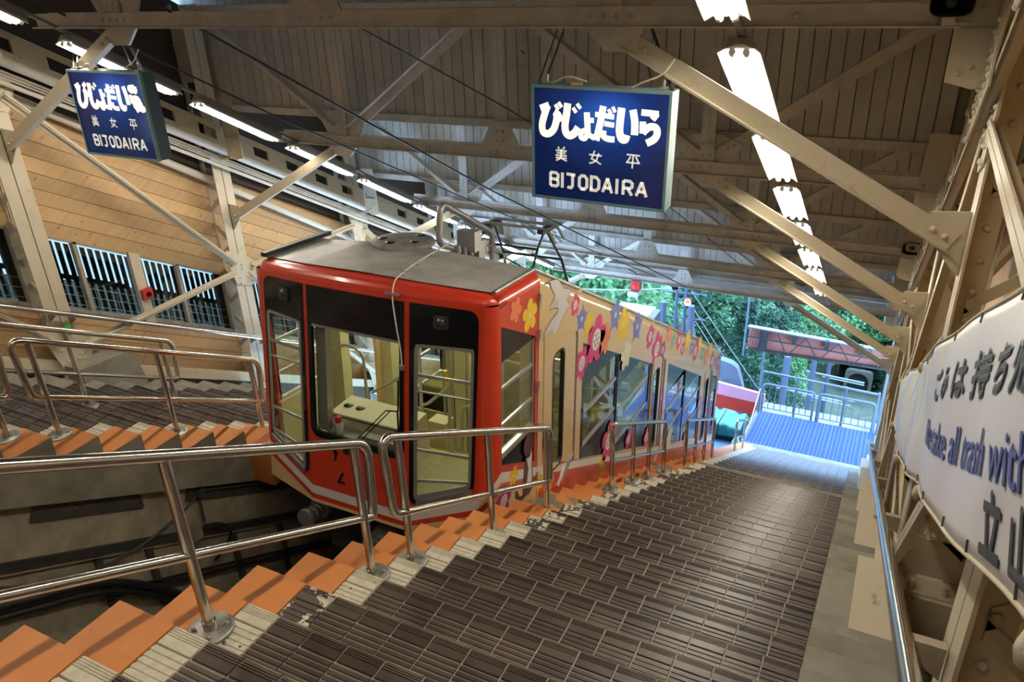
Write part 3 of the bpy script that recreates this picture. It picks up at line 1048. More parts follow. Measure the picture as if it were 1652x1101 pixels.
def lattice_girder(x, o0, o1, label):
    t = thing('eaves_girder', label, 'girder', (x, 4, zn(4) + o0))
    for a, b in ((o0, o0 + .06), (o1 - .06, o1)):
        m = MB(); sheared(m, x - .008, x + .008, -3, 14.5, a, b); sheared(m, x - .008, x + .05, -3, 14.5, (a if a == o0 else b - .01), (a + .01 if a == o0 else b)); m.build('flange', CREAM, t)
    F = lambda a, b, u: V((x + u, a, zn(a) + b))
    bm_ = MB()
    y = 1.5
    up = True
    while y < 14.2:
        a, b = ((o0 + .03, o1 - .03) if up else (o1 - .03, o0 + .03))
        m = MB(); m.bar(F(y, a, -.012), F(y + .34, b, -.012), .008, .045, (0, .5, 1)); m.build('lattice_bar', CREAM, t)
        for yy, bb in ((y, a), (y + .035, a)):
            bm_.dome(F(yy, bb, -.016), (-1, 0, 0), .017, .017, 7)
        y += .34
        up = not up
    bm_.build('rivet', CREAM, t, kind='stuff')
    for i in range(0, 6):
        yc = YT(i) - .02
        m = MB(); m.prism([(yc - .3, o0 - .04), (yc + .3, o0 - .04), (yc + .3, o1 + .04), (yc - .3, o1 + .04)], F, -.022, -.012); m.build('splice_plate', CREAM, t) if i < 5 else None
        b2 = MB()
        for q in range(6):
            for h in (.03, .11, .20, .28): b2.dome(F(yc - .26 + .104 * q, o0 + h * .9, -.022), (-1, 0, 0), .017, .017, 7)
        b2.build('rivet', CREAM, t, kind='stuff') if i < 5 else None
    return t
lattice_girder(.27, 3.12, 3.46, 'cream riveted lattice girder along the right wall top')
def pipe(x, pts, r, label, mat=WHITEPIPE):
    return props(MB().tube([(x, y, z) for y, z in pts], r, 12).build('pipe', mat), label, 'pipe', 'pipes along the left wall')
pl = lambda o, n=1: [(y, zn(y) + o) for y in (-3, 14.4)]
pipe(-7.44, pl(3.26), .05, 'thick cream pipe running under the left eaves girder')
pipe(-7.5, pl(3.06), .022, 'thin cream pipe between two thicker pipes on the left wall')
pipe(-7.8, [(-3, 4.33), (4.63, .432 + .0), (9.06, -2.31), (14.4, -5.5)], .045, 'cream pipe lowest on the left wall, along the top of the pine boards')
for i, o in enumerate((3.13, 3.155, 3.18)):
    pipe(-7.58 + .02 * i, pl(o), .011, ('lower', 'middle', 'upper')[i] + ' grey conduit tucked under the thick cream pipe', ROOFST)
for i in range(7):
    y = -.6 + 2.5 * i
    t = thing('pipe_bracket', 'cream bracket arm holding the thick pipe at the %s left column' % ORD[i], 'bracket', (-7.5, y, zn(y) + 3.2), group='pipe brackets on the left columns')
    m = MB(); m.bar((-7.6, y, zn(y) + 3.16), (-7.36, y, zn(y) + 3.20), .05, .02); m.build('arm', CREAM, t)
    m = MB(); m.tube(arc((-7.44, y + .0, zn(y) + 3.26), (1, 0, 0), (0, 0, 1), .058, 0, 350, 12), .008, 6); m.build('clamp', CREAM, t)
# foot block and tag on the left
t = thing('column_plinth', 'grey concrete block at the foot of the left column with the green tag', 'plinth', (-7.6, 4.6, -2.5))
m = MB(); m.hexa([V(q) for q in ((-7.97, 4.28, -2.75), (-7.30, 4.28, -2.75), (-7.30, 5.02, -3.0), (-7.97, 5.02, -3.0), (-7.97, 4.28, -2.28), (-7.32, 4.28, -2.28), (-7.34, 4.92, -2.34), (-7.97, 4.92, -2.34))]); m.build('block', CONC, t)
m = MB(); m.box((-7.555, 4.36, -1.98), (-7.548, 4.45, -1.86)); props(m.build('green_tag', pmat('tag_green', (.05, .42, .06), .5)), 'small green tag stuck on the foot of the left column', 'tag')

# plinths along the right-hand edge of the stairs
PL = [(3.69, 'largest in view, with chipped paint, beside the tiled stairs'), (6.25, 'middle one beside the stairs, past the dark opening'), (8.6, 'third down, in bluish light'), (11.1, 'fourth down, in bluish light'), (13.4, 'last, beside the blue ramp')]
for y0, lab in PL:
    z = zn(y0) + -.03
    m = MB(); m.box((.13, y0, z - 1.2), (.40, y0 + .66, z + 0.0))
    props(m.build('column_plinth', PLINTH), 'cream painted column plinth, ' + lab, 'plinth', group='plinths along the right edge of the stairs')
    m = MB(); m.hexa([V(q) for q in ((.30, y0 + .66, z - 1.6), (.36, y0 + .66, z - 1.6), (.36, y0 + 1.75, z - 1.9), (.30, y0 + 1.75, z - 1.9), (.30, y0 + .66, z - .1), (.36, y0 + .66, z - .1), (.36, y0 + 1.75, z - .62), (.30, y0 + 1.75, z - .62))])
    props(m.build('side_board', CREAM), 'cream side board below the plinth ' + lab.split(',')[0], 'board', group='boards between the plinths')

# ------------------------------------------------------------------ handrails
def disc(mb, bb, c):
    mb.lathe(c, [(0, .014), (.082, .014), (.088, .009), (.088, -.001)], 24)
    for a in (40, 130, 220, 310):
        bb.dome((c[0] + .060 * math.cos(R_(a)), c[1] + .060 * math.sin(R_(a)), c[2] + .014), (0, 0, 1), .011, .016, 6)
def tread_z(y):
    k = math.ceil((y - .926) / .3135 - 1e-6)
    return ZK(k)
def rail(x, ya, yb, otop, olow, posts, label, r=.0235, open_a=False, open_b=False, group='handrails on the right platform', rad=.10, mids=()):
    """loop handrail: top tube, end bends, lower tube, posts with base discs"""
    t = thing('handrail', label, 'handrail', (x, posts[0], tread_z(posts[0])), group=group)
    up = [V((x, ya, zn(ya) + otop)), V((x, yb, zn(yb) + otop))]
    lo = [V((x, yb - .03, zn(yb - .03) + olow)), V((x, ya + .03, zn(ya + .03) + olow))]
    if open_a and open_b:
        m = MB(); m.tube(up, r, 14); m.build('top_tube', STEEL, t)
        m = MB(); m.tube(lo, r * .78, 12); m.build('lower_tube', STEEL, t)
    else:
        if open_a:
            pts = fillet([up[0], up[1], lo[0], V((x, posts[-1], zn(posts[-1]) + olow))], rad, 8)
        elif open_b:
            pts = fillet([up[1], up[0], lo[1], V((x, posts[0], zn(posts[0]) + olow))], rad, 8)
        else:
            pts = fillet([V((x, posts[0], zn(posts[0]) + olow)), lo[1], up[0], up[1], lo[0], V((x, posts[-1], zn(posts[-1]) + olow))], rad, 8)
        m = MB(); m.tube(pts, r, 14); m.build('top_tube', STEEL, t)
        a = lo[1] if open_a else V((x, posts[0], zn(posts[0]) + olow))
        b = lo[0] if open_b else V((x, posts[-1], zn(posts[-1]) + olow))
        m = MB(); m.tube([a, b], r * .78, 12); m.build('lower_tube', STEEL, t)
    for y in posts:
        zb = tread_z(y)
        m = MB(); m.tube([(x, y, zb + .01), (x, y, zn(y) + otop)], r * .92, 14); m.cyl((x, y, zb + .012), (x, y, zb + .05), r * 1.12, 14); p = m.build('post', STEEL, t)
        d, b = MB(), MB()
        disc(d, b, (x, y, zb))
        d.build('base_disc', DISC, p); b.build('disc_bolt', DISC, p, kind='stuff')
    return t
# right platform (x = -2.07)
XRL = -2.07
rail(XRL, .2, 2.42, .70, .27, [-.1, 1.385, 2.32], 'stainless handrail nearest the viewer, running out of the left edge', open_a=True)
rail(XRL, 2.52, 4.49, .725, .25, [2.65, 3.55, 4.40], 'stainless loop handrail in front of the red front corner of the cable car')
rail(XRL, 5.87, 7.79, .725, .31, [5.89, 6.555, 7.13, 7.79], 'stainless four-post handrail beside the cable car windows, middle of the stairs', rad=.12)
rail(XRL, 8.87, 10.74, .724, .29, [8.88, 9.48, 10.1, 10.73], 'stainless four-post handrail beside the far end of the cable car', rad=.12)
rail(XRL, 12.85, 13.85, .65, .28, [12.87, 13.83], 'short stainless handrail at the bottom of the stairs by the blue ramp', rad=.12)
# far platform
gl = 'handrails on the far platform'
rail(-5.12, 1.2, 2.50, .69, .25, [1.6, 2.37], 'stainless handrail of the far platform cut by the left picture edge', group=gl, open_a=True)
rail(-5.12, 2.58, 4.62, .695, .255, [2.70, 3.62, 4.52], 'stainless loop handrail on the orange edge of the far platform, beside the red car', group=gl)
rail(-6.22, 1.6, 4.60, .68, .26, [2.6, 3.60, 4.48], 'stainless handrail standing in the middle of the far tiled stairs', group=gl, open_a=True)
# wall-mounted rails
def wall_rail(x, o, ya, yb, ys, sx, label, r):
    t = thing('wall_handrail', label, 'handrail', (x, ya, zn(ya) + o))
    m = MB(); m.tube([(x, ya, zn(ya) + o), (x, yb, zn(yb) + o)], r, 16); m.build('tube', STEEL, t)
    for y in ys:
        m = MB(); m.hexa([V(q) for q in ((x, y - .015, zn(y) + o - .05), (x + sx * .12, y - .015, zn(y) + o - .14), (x + sx * .12, y + .015, zn(y) + o - .14), (x, y + .015, zn(y) + o - .05),
                                         (x, y - .015, zn(y) + o - .02), (x + sx * .12, y - .015, zn(y) + o - .02), (x + sx * .12, y + .015, zn(y) + o - .02), (x, y + .015, zn(y) + o - .02))]); m.build('bracket', GREYWOOD, t)
wall_rail(.197, .62 / math.cos(TH), -1.0, 15.0, [1.9, 4.4, 6.9, 9.4, 11.9, 14.4], 1, 'thick chrome handrail along the right-hand columns', .026)
wall_rail(-7.52, .735, -1.0, 14.0, [1.9, 4.3, 4.5, 6.82, 6.98, 9.4, 11.9], -1, 'stainless handrail fixed to the left columns', .026)
# ------------------------------------------------------------------ hanging station signs
BLUEF = NT('sign_blue')
_v = BLUEF.coords('Object')
_gr = BLUEF.n('TexGradient', gradient_type='SPHERICAL')
_mp = BLUEF.n('Mapping')
_mp.inputs['Location'].default_value = (-.12, 0, -1.52)
_mp.inputs['Scale'].default_value = (2.1, 1, 3.0)
BLUEF.l(_v, _mp.inputs[0]); BLUEF.l(_mp.outputs[0], _gr.inputs[0])
BLUEF.col((.004, .011, .070))
BLUEF.l(BLUEF.ramp(_gr.outputs['Fac'], [(.0, (.0015, .005, .028)), (.5, (.004, .018, .10)), (1, (.02, .10, .46))]), BLUEF.b.inputs['Emission Color'])
BLUEF.b.inputs['Emission Strength'].default_value = 1.0     # lit from inside
BLUEF.b.inputs['Roughness'].default_value = .12
BLUEF = BLUEF.m
LETW = emat('sign_letter_lit', (1.0, .86, .66), .85)
LETG = emat('sign_letter_dim', (.80, .78, .72), .32)
TEAL = pmat('sign_frame_teal', (.12, .27, .30), .45, dirt=(.2, .22, .2), dscale=9)
SIGNSIDE = pmat('sign_side', (.035, .09, .125), .5)
HIRA = {
 'bi': [(40, [(176, 372), (236, 350)]), (44, [(226, 352), (200, 425), (188, 480), (198, 525), (235, 532), (270, 500), (288, 440), (288, 398)]), (42, [(272, 392), (300, 412), (318, 452)]), (22, [(278, 345), (300, 378)]), (22, [(300, 330), (322, 362)])],
 'ji': [(46, [(362, 335), (356, 400), (346, 470), (352, 520), (378, 540), (410, 525), (436, 486)]), (22, [(398, 362), (420, 392)]), (22, [(424, 336), (448, 366)])],
 'yo': [(38, [(490, 388), (494, 440), (500, 520)]), (32, [(500, 520), (478, 506), (456, 520), (456, 548), (480, 556), (502, 532), (546, 552)]), (30, [(498, 438), (538, 438)])],
 'da': [(30, [(545, 398), (668, 412)]), (42, [(596, 345), (582, 440), (556, 566)]), (30, [(606, 455), (670, 464)]), (36, [(604, 500), (604, 535), (630, 552), (676, 556)]), (20, [(630, 364), (648, 394)]), (20, [(656, 348), (674, 382)])],
 'i': [(46, [(714, 352), (708, 430), (706, 500), (720, 548), (744, 552), (752, 524)]), (44, [(784, 362), (800, 440), (802, 522)])],
 'ra': [(36, [(838, 376), (944, 384)]), (36, [(934, 380), (908, 420)]), (38, [(850, 434), (852, 510)]), (42, [(852, 506), (890, 468), (930, 470), (942, 505), (925, 545), (880, 572)])]}
KANJI = {
 'mi': [[(300, 616), (308, 634)], [(344, 616), (334, 634)], [(284, 640), (360, 644)], [(292, 656), (352, 659)], [(283, 672), (361, 676)], [(322, 632), (322, 680)], [(284, 688), (361, 692)], [(323, 676), (312, 696), (286, 708)], [(324, 692), (338, 700), (362, 710)]],
 'jo': [[(512, 660), (597, 667)], [(549, 634), (530, 688), (560, 702), (594, 724)], [(577, 650), (562, 698), (540, 712), (514, 718)]],
 'hira': [[(759, 650), (844, 656)], [(784, 662), (776, 680), (762, 702)], [(818, 662), (826, 680), (840, 706)], [(757, 702), (846, 706)], [(801, 654), (798, 742)]]}
ROMAN = (('B', 238, 312), ('I', 318, 346), ('J', 350, 432), ('O', 440, 512), ('D', 522, 594), ('A', 600, 682), ('I', 690, 718), ('R', 736, 814), ('A', 822, 908))
RL = {'B': [[(0, 0), (0, 1)], [(0, 1), (.75, 1), (1, .88), (1, .64), (.75, .52), (0, .52)], [(.75, .52), (1, .40), (1, .12), (.75, 0), (0, 0)]], 'I': [[(.5, -.08), (.5, 1.08)]], 'J': [[(0, 1), (1, 1)], [(.70, 1.0), (.70, .16), (.55, 0), (.28, 0), (.14, .06)]],
 'O': [[(.3, 0), (.7, 0), (1, .2), (1, .8), (.7, 1), (.3, 1), (0, .8), (0, .2), (.3, 0), (.7, 0)]], 'D': [[(0, 0), (0, 1), (.65, 1), (1, .78), (1, .22), (.65, 0), (0, 0), (0, .2)]], 'A': [[(0, -.06), (.5, 1.04)], [(.5, 1.04), (1, -.06)], [(.18, .30), (.82, .30)]],
 'R': [[(0, -.08), (0, 1)], [(0, 1), (.75, 1), (1, .85), (1, .60), (.75, .46), (0, .46)], [(.5, .46), (1, -.06)]]}
def hanging_sign(x0, x1, z0, z1, y, label, tilt, worn=False):
    w, h, d = x1 - x0, z1 - z0, .13
    cx = (x0 + x1) / 2
    M = Matrix.Rotation(R_(tilt), 4, 'Y')
    t = thing('station_sign', label, 'sign', (cx, y, z0), M, 'hanging station name signs')
    m = MB()
    L = lambda a, b, u: V((a, u, b))
    m.prism([[(-w / 2, 0), (w / 2, 0), (w / 2, h), (-w / 2, h)], [(-w / 2 + .016, .016), (-w / 2 + .016, h - .016), (w / 2 - .016, h - .016), (w / 2 - .016, .016)]], L, -.008, .018)
    m.build('frame', TEAL, t, local=True)
    m = MB(); m.box((-w / 2 + .003, .018, .003), (w / 2 - .003, d, h - .003)); m.build('case', SIGNSIDE if worn else TEAL, t, local=True)
    m = MB(); m.box((-w / 2 + .016, 0, .016), (w / 2 - .016, .02, h - .016)); m.build('face', BLUEF, t, local=True)
    inv = wm(t)
    F = lambda u0, v0: (lambda u, v, tt: inv @ V((u0 + u, -.001 - tt, v0 + v)))
    def C(px, py):                      # position on the face, read off the lettering's own layout grid
        u = (px - 135) / 868; yt_ = 240 + .025 * (px - 135); hh = 705 + .052 * (px - 135)
        return (-w / 2 + .016 + u * (w - .032), .016 + (1 - (py - yt_) / hh) * (h - .032))
    CC = lambda pts: [C(*q) for q in pts]
    FF = lambda a, b, tt: V((a, -.0015 - tt, b))
    for key, lines in HIRA.items():
        strokes(MB_ := MB(), [(l[0] * .00095, CC(sm(l[1]) if len(l[1]) > 2 else l[1])) for l in lines], .043, FF).build('hiragana_letter', LETW, t, local=True)
    for key, lines in KANJI.items():
        strokes(MB_ := MB(), [CC(l) for l in lines], .0098, FF).build('kanji_letter', LETG, t, local=True)
    for ch, x0_, x1_ in ROMAN:
        lines = [[C(x0_ + 10 + a * (x1_ - x0_ - 20), 878 + .075 * (x0_ + a * (x1_ - x0_) - 240) - b * 90) for a, b in l] for l in RL[ch]]
        strokes(MB_ := MB(), lines, .0185, FF).build('roman_letter', LETG, t, local=True)
    if worn:
        m = MB()
        r2 = random.Random(3)
        for cx_, cz_, rr in ((.30, .545, .055), (.325, .43, .06), (.36, .40, .045), (.31, .475, .04)):
            n = 16
            pts = [(cx_ + rr * (.75 + .35 * r2.random()) * math.cos(2 * math.pi * k / n), cz_ + .7 * rr * (.75 + .35 * r2.random()) * math.sin(2 * math.pi * k / n)) for k in range(n)]
            m.add([V((a, -.0022, b)) for a, b in pts], [tuple(range(n))])
        m.build('peeled_patch', LETW, t, local=True)
    m = MB()
    for xx in (-w / 2 + .07, w / 2 - .07):
        m.box((xx - .02, .03, h), (xx + .02, .09, h + .012)); m.tube([(xx, .06, h), (xx, .06, h + .05)], .008, 6)
    m.build('hanger_lug', ZINC, t, local=True)
    top = z0 + h
    for p_, q_, r_ in ((V((-w / 2 + .07, .06, h + .04)), V((x0 + .13, 4.33, 1.06)), .006), (V((-w / 2 + .02, .05, h)), V((x0 + .02, 4.33, 1.10)), .005), (V((w / 2 - .14, .06, h + .04)), V((x1 - .10, 4.33, 1.08)), .006), (V((w / 2 - .02, .05, h)), V((x1 - .01, 4.33, 1.12)), .012)):
        ch = MB(); ch.tube([p_, inv @ q_], r_, 6); ch.build('hanging_chain', BLACKST if not worn else ZINC, t, local=True)
    c = MB()
    c.tube(fillet([V((w / 2 - .25, .06, h)), V((w / 2 - .17, .05, h + .04)), V((w / 2 - .08, .04, h + .07)), V((w / 2 - .015, .05, h + .16))], .05), .005, 6)
    c.tube(fillet([V((-w / 2 + .1, .06, h)), V((-w / 2 + .2, .05, h + .05)), V((-w / 2 + .32, .05, h + .02))], .05), .005, 6)
    c.build('power_cord', WHITEPIPE, t, local=True)
    m = MB(); m.box((-w / 2 + .23, .03, h), (-w / 2 + .29, .06, h + .016)); m.build('wedge', WOODL, t, local=True)
    return t
hanging_sign(-2.028, -1.198, .065, .727, 4.205, 'blue illuminated station sign with white lettering, hanging over the stairs near the right lamp row', 1.2)
hanging_sign(-6.125, -5.285, .058, .728, 4.205, 'blue station sign with a peeling last letter, hanging near the left lamps', .5, True)

# ------------------------------------------------------------------ banner along the right columns
bm_ = NT('banner_cloth')
v = bm_.coords('World')
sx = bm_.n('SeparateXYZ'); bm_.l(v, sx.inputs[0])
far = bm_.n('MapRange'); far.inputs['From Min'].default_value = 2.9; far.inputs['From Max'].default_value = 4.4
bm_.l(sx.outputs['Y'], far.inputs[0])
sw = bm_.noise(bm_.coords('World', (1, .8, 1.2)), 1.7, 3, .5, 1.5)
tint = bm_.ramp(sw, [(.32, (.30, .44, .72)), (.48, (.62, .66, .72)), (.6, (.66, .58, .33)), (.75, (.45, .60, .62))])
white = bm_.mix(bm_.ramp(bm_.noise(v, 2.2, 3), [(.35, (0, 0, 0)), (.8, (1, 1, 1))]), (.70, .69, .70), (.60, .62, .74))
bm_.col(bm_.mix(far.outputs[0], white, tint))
bm_.b.inputs['Roughness'].default_value = .42
BANNER = bm_.m
BINK = pmat('banner_ink_dark', (.05, .06, .07), .5)
BINKB = pmat('banner_ink_blue', (.09, .11, .36), .5)
BH = .60
BTOP = 1.758
SU = V((0, -math.cos(TH), math.sin(TH)))
BUP = V((0, math.sin(TH), math.cos(TH)))
def bpt(u, v, t=0.0):
    """u: metres from the far end towards the viewer, v: up from the lower hem"""
    wv = .011 * math.sin(u * 2.1 + v * 3.5 + .4) + .007 * math.sin(u * 5.3 - v * 6.0) + .006 * math.sin(v * 9 + u * 1.3)
    belly = -.010 * math.sin(math.pi * min(1, max(0, v / BH))) * (1 if u > .5 else u * 2)
    hem = -.02 * math.sin(u * 1.55) ** 2 if v < .3 else .0
    p0 = V((.258, 6.92, -TAN * 6.92 + BTOP)) - BUP * BH
    q = max(0, min(1, u / 3.6)); taper = .64 + .36 * q * (2 - q)
    v_ = BH - (BH - v) * taper
    return p0 + SU * u + BUP * (v_ + hem * (1 - v / BH)) + V((wv * (.4 + .6 * min(1, u)) + belly - t + .0, 0, 0))
bt = thing('banner', 'long white cloth banner tied along the right-hand columns with large dark lettering', 'banner', (.225, 4, -.6))
m = MB()
nu, nv = 150, 16
LEN = 7.2
vs = [bpt(LEN * i / nu, BH * j / nv) for i in range(nu + 1) for j in range(nv + 1)]
fs = [(i * (nv + 1) + j, (i + 1) * (nv + 1) + j, (i + 1) * (nv + 1) + j + 1, i * (nv + 1) + j + 1) for i in range(nu) for j in range(nv)]
m.add(vs, fs, True)
cl = m.build('cloth', BANNER, bt)
md = cl.modifiers.new('thickness', 'SOLIDIFY'); md.thickness = .002
m = MB(); m.tube([bpt(LEN * i / 60, 0) for i in range(61)], .006, 6); m.tube([bpt(LEN * i / 60, BH) for i in range(61)], .006, 6); m.build('hem', PLINTH, bt)
def u_of_y(y): return (6.92 - y) / math.cos(TH)
def btext(body, yc, off, size, mat, sx, tf=.0045, name='lettering', align='CENTER', bold=0):
    # off: height above the line of the step edges, plumb
    u0 = u_of_y(yc)
    v0 = BH - (BTOP - off) * math.cos(TH)
    u0 -= (BTOP - off) * math.sin(TH) * 0
    text_mesh(name, body, size, lambda u, vv, t: bpt(u0 + u, v0 + vv - size * .36, t), mat, bt, tf, 0, align, sx, bold)
for ch, y in zip('ごみは持ち帰り', (3.16, 2.80, 2.48, 2.17, 1.88, 1.60, 1.34)):
    btext(ch, y, 1.54, .130, BINK, 2.1, bold=.0065)
btext('Please take all trash with you', 3.42, 1.335, .150, BINKB, 1.50, align='LEFT', bold=.002)
for ch, y in zip('立山黒部', (1.72, 1.50, 1.28, 1.06)):
    btext(ch, y, 1.17, .140, BINK, 1.4, bold=.0065)
m = MB()
for y in (6.9, 6.3, 5.6, 4.9, 4.2, 3.55, 2.9, 2.35, 1.9, 1.5, 1.2):
    u = u_of_y(y)
    for v_ in (BH - .02, .02):
        m.bar(bpt(u, v_ - .014, .004), bpt(u, v_ + .014, .004), .003, .005, (1, 0, 0))
m.build('eyelet_slit', BLACKST, bt, kind='stuff')
ROPE = pmat('rope', (.52, .46, .36), .9, dirt=(.25, .2, .15), dscale=40)
for i, (y, vtop, dest, lab) in enumerate((
        (6.9, 0, [(.30, 6.92, -3.0), (.30, 6.9, -3.3)], 'white rope tying the far lower corner of the banner to a column'),
        (5.0, 0, [(.33, 4.95, -2.15), (.33, 4.9, -2.9)], 'pair of pale ropes hanging straight from the banner hem'),
        (3.35, 0, [(.34, 3.33, -.95), (.36, 3.2, -1.0)], 'knotted white rope tying the banner hem to a brace'),
        (1.35, 0, [(.37, 1.42, .16), (.42, 1.5, .05)], 'thick knotted rope tying the near banner hem to a column'),
        (6.9, BH, [(.31, 6.93, -1.85), (.31, 6.95, -1.5)], 'white rope tying the far upper corner of the banner'),
        (4.55, BH, [(.33, 4.45, -.55), (.36, 4.4, -.5)], 'short rope tying the banner top to the column with the first knee brace'))):
    a = bpt(u_of_y(y), vtop)
    t = thing('banner_rope', lab, 'rope', a, group='ropes tying the banner')
    pts = fillet([a] + [V(q) for q in dest], .04)
    m = MB(); m.tube(pts, .010, 8); m.tube([p + V((.0, .022, -.006)) for p in pts], .008, 8); m.build('strand', ROPE, t)
    m = MB(); m.lathe(a + V((0, 0, -.035)), [(.0, -.035), (.018, -.028), (.024, 0), (.018, .028), (0, .035)], 10); m.build('knot', ROPE, t)

# ------------------------------------------------------------------ loudspeakers, overhead cables
def horn(c, label, s=1.0):
    t = thing('horn_speaker', label, 'loudspeaker', c, Matrix.Rotation(R_(8), 4, 'Z'), 'loudspeakers on the right columns')
    m = MB()
    def ring(y, a, b, n=24): return [V((a * math.copysign(abs(math.cos(2 * math.pi * k / n)) ** .6, math.cos(2 * math.pi * k / n)), y, b * math.copysign(abs(math.sin(2 * math.pi * k / n)) ** .6, math.sin(2 * math.pi * k / n)))) * s for k in range(n)]
    prof = [(-.0, .112, .072), (-.006, .118, .078), (.01, .116, .076), (.09, .06, .05), (.12, .05, .045), (.19, .05, .045)]
    n = 24
    vs = sum([ring(*p) for p in prof], [])
    m.add(vs, [(i * n + k, i * n + (k + 1) % n, (i + 1) * n + (k + 1) % n, (i + 1) * n + k) for i in range(len(prof) - 1) for k in range(n)], True)
    m.add(vs[-n:], [tuple(range(n))])
    m.build('horn', BLACKST, t, local=True)
    m = MB(); i_ = ring(.0, .108, .068) + ring(.075, .05, .04)
    m.add(i_, [(k, (k + 1) % n, n + (k + 1) % n, n + k) for k in range(n)] + [tuple(range(n, 2 * n))], True); m.build('throat', TBLACK, t, local=True)
    m = MB(); m.lathe(V((0, .02, 0)), [(0, -.02), (.022, -.012), (.028, .01), (.02, .04)], 12, M=Matrix.Rotation(R_(-90), 4, 'X')); m.build('driver_plug', BLACKST, t, local=True)
    m = MB(); m.box((-.035 * s, .02, -.125 * s), (.035 * s, .08, -.07 * s)); m.box((-.02, .05, -.13 * s), (.12, .07, -.11 * s)); m.build('bracket', ZINC, t, local=True)
    return t
horn((.052, 4.26, 1.135), 'black horn loudspeaker at the picture top beside the first truss end', .78)
horn((.19, 9.3, -1.67), 'small black horn loudspeaker farther down the right columns', .9)
def cable(pts, r, label, mat=BLACKST):
    return props(MB().tube(fillet(pts, .3, 5), r, 6).build('overhead_cable', mat), label, 'cable', 'overhead wires under the roof')
cable([(-5.05, 4.1, 1.30), (-4.6, 5.4, .40), (-4.2, 7.6, -.95), (-3.6, 12.0, -3.4), (-3.45, 17, -6.0)], .010, 'dark trolley wire crossing the roof space from the upper left')
cable([(-6.3, 4.1, 1.3), (-5.3, 5.6, .15), (-4.8, 8.2, -1.3), (-4.2, 14.3, -4.45)], .008, 'thin dark wire running below the first one')
cable([(-3.5, 7.1, .6), (-3.4, 9.6, -1.0), (-3.2, 13, -3.2)], .006, 'thin wire with small insulators under the trusses')
cable([(-3.9, 4.2, 1.35), (-3.2, 6.0, .3), (-2.6, 9.4, -1.5), (-2.3, 14.2, -4.1)], .006, 'thin dark wire passing left of the hanging sign')
t = thing('wire_hanger', 'small metal loop hanger under the second roof truss', 'hanger', (-4.5, 6.8, -.45))
m = MB(); m.tube(fillet([(-4.49, 6.82, -.30), (-4.53, 6.8, -.58), (-4.50, 6.8, -.60), (-4.455, 6.82, -.30)], .02), .006, 6); m.build('loop', ZINC, t)
# ------------------------------------------------------------------ the cable car
TP = R_(4.8)
TM = Matrix.Rotation(-TP, 4, 'X')
car = thing('cable_car', 'red and cream stepped cable car with flower decals standing in the track pit', 'cable car', (-3.47, 4.17, -1.455), TM)
SL = .452
H = 1.10
RK = .09
LEN_ = 8.42
zr = lambda y: .765 if y < .79 else .765 - SL * (y - .79)
def B(mb, name, mat, **kw):
    return mb.build(name, mat, kw.pop('parent', car), local=True, **kw)
# front facets: (a, b, u): a across, b up, u out of the face
FC = lambda a, b, u: V((a, -.15 + RK * b - u, b))
def FRL(s):
    return lambda a, b, u: V((s * (a + .226 * u), -.15 + (a - .455) * .2326 + RK * b - .974 * u, b))
FS = {'c': FC, 'r': FRL(1), 'l': FRL(-1)}
def corner_strip(mb, s, z0a, z0b, z1a, z1b, n=6):
    """rounded front corner between facet end (x=1.02) and side (y=.12), between heights at both ends"""
    vs = []
    for i in range(n + 1):
        t = i / n
        p0, p1, p2 = V((1.02, -.0186, 0)), V((1.098, .0, 0)), V((1.10, .12, 0))
        q = p0 * (1 - t) ** 2 + p1 * 2 * t * (1 - t) + p2 * t * t
        for za, zb in ((z0a, z0b), (z1a, z1b)):
            z = za * (1 - t) + zb * t
            vs.append(V((s * q.x, q.y + RK * z * (1 - t), z)))
    mb.add(vs, [(2 * i, 2 * i + 2, 2 * i + 3, 2 * i + 1) for i in range(n)], True)
ZT = .70
# heights of the stripes on the front: at the corner (x=1.02), at x=.455 and in the middle
S = {'wt': (-.785, -.985), 'wb': (-.865, -1.062), 'rb': (-.915, -1.106), 'bot': (-1.11, -1.135)}
SIDE0 = {'wt': -.648, 'wb': -.742, 'rb': -.80, 'bot': -1.17}     # at the side, y=.12
red, wht, red2, crm = MB(), MB(), MB(), MB()
hole_c = rpoly([(-.443, -.545), (.443, -.545), (.443, ZT - .012), (-.443, ZT - .012)], .09)
# keep upper corners square
hole_c = [(-.443, ZT - .012)] + [(p.x, p.y) for p in fillet([V((-.443, ZT, 0)), V((-.443, -.545, 0)), V((.443, -.545, 0)), V((.443, ZT, 0))], .10, 6)][1:-1] + [(.443, ZT - .012)]
red.prism([[(-.455, S['wt'][1]), (.455, S['wt'][1]), (.455, ZT), (-.455, ZT)], hole_c], FC, -.02, 0)
hole_s = [(p.x, p.y) for p in fillet([V((.485, ZT - .012, 0)), V((.485, -.915, 0)), V((.985, -.745, 0)), V((.985, .66, 0)), V((.485, ZT - .012, 0))], .09, 5)][:-1]
for k in 'rl':
    red.prism([[(.455, S['wt'][1]), (1.02, S['wt'][0]), (1.02, ZT), (.455, ZT)], hole_s], FS[k], -.02, 0)
for mb, a, b in ((wht, 'wb', 'wt'), (red2, 'rb', 'wb'), (crm, 'bot', 'rb')):
    mb.prism([(-.455, S[a][1]), (.455, S[a][1]), (.455, S[b][1]), (-.455, S[b][1])], FC, -.02, 0)
    for k in 'rl':
        mb.prism([(.455, S[a][1]), (1.02, S[a][0]), (1.02, S[b][0]), (.455, S[b][1])], FS[k], -.02, 0)
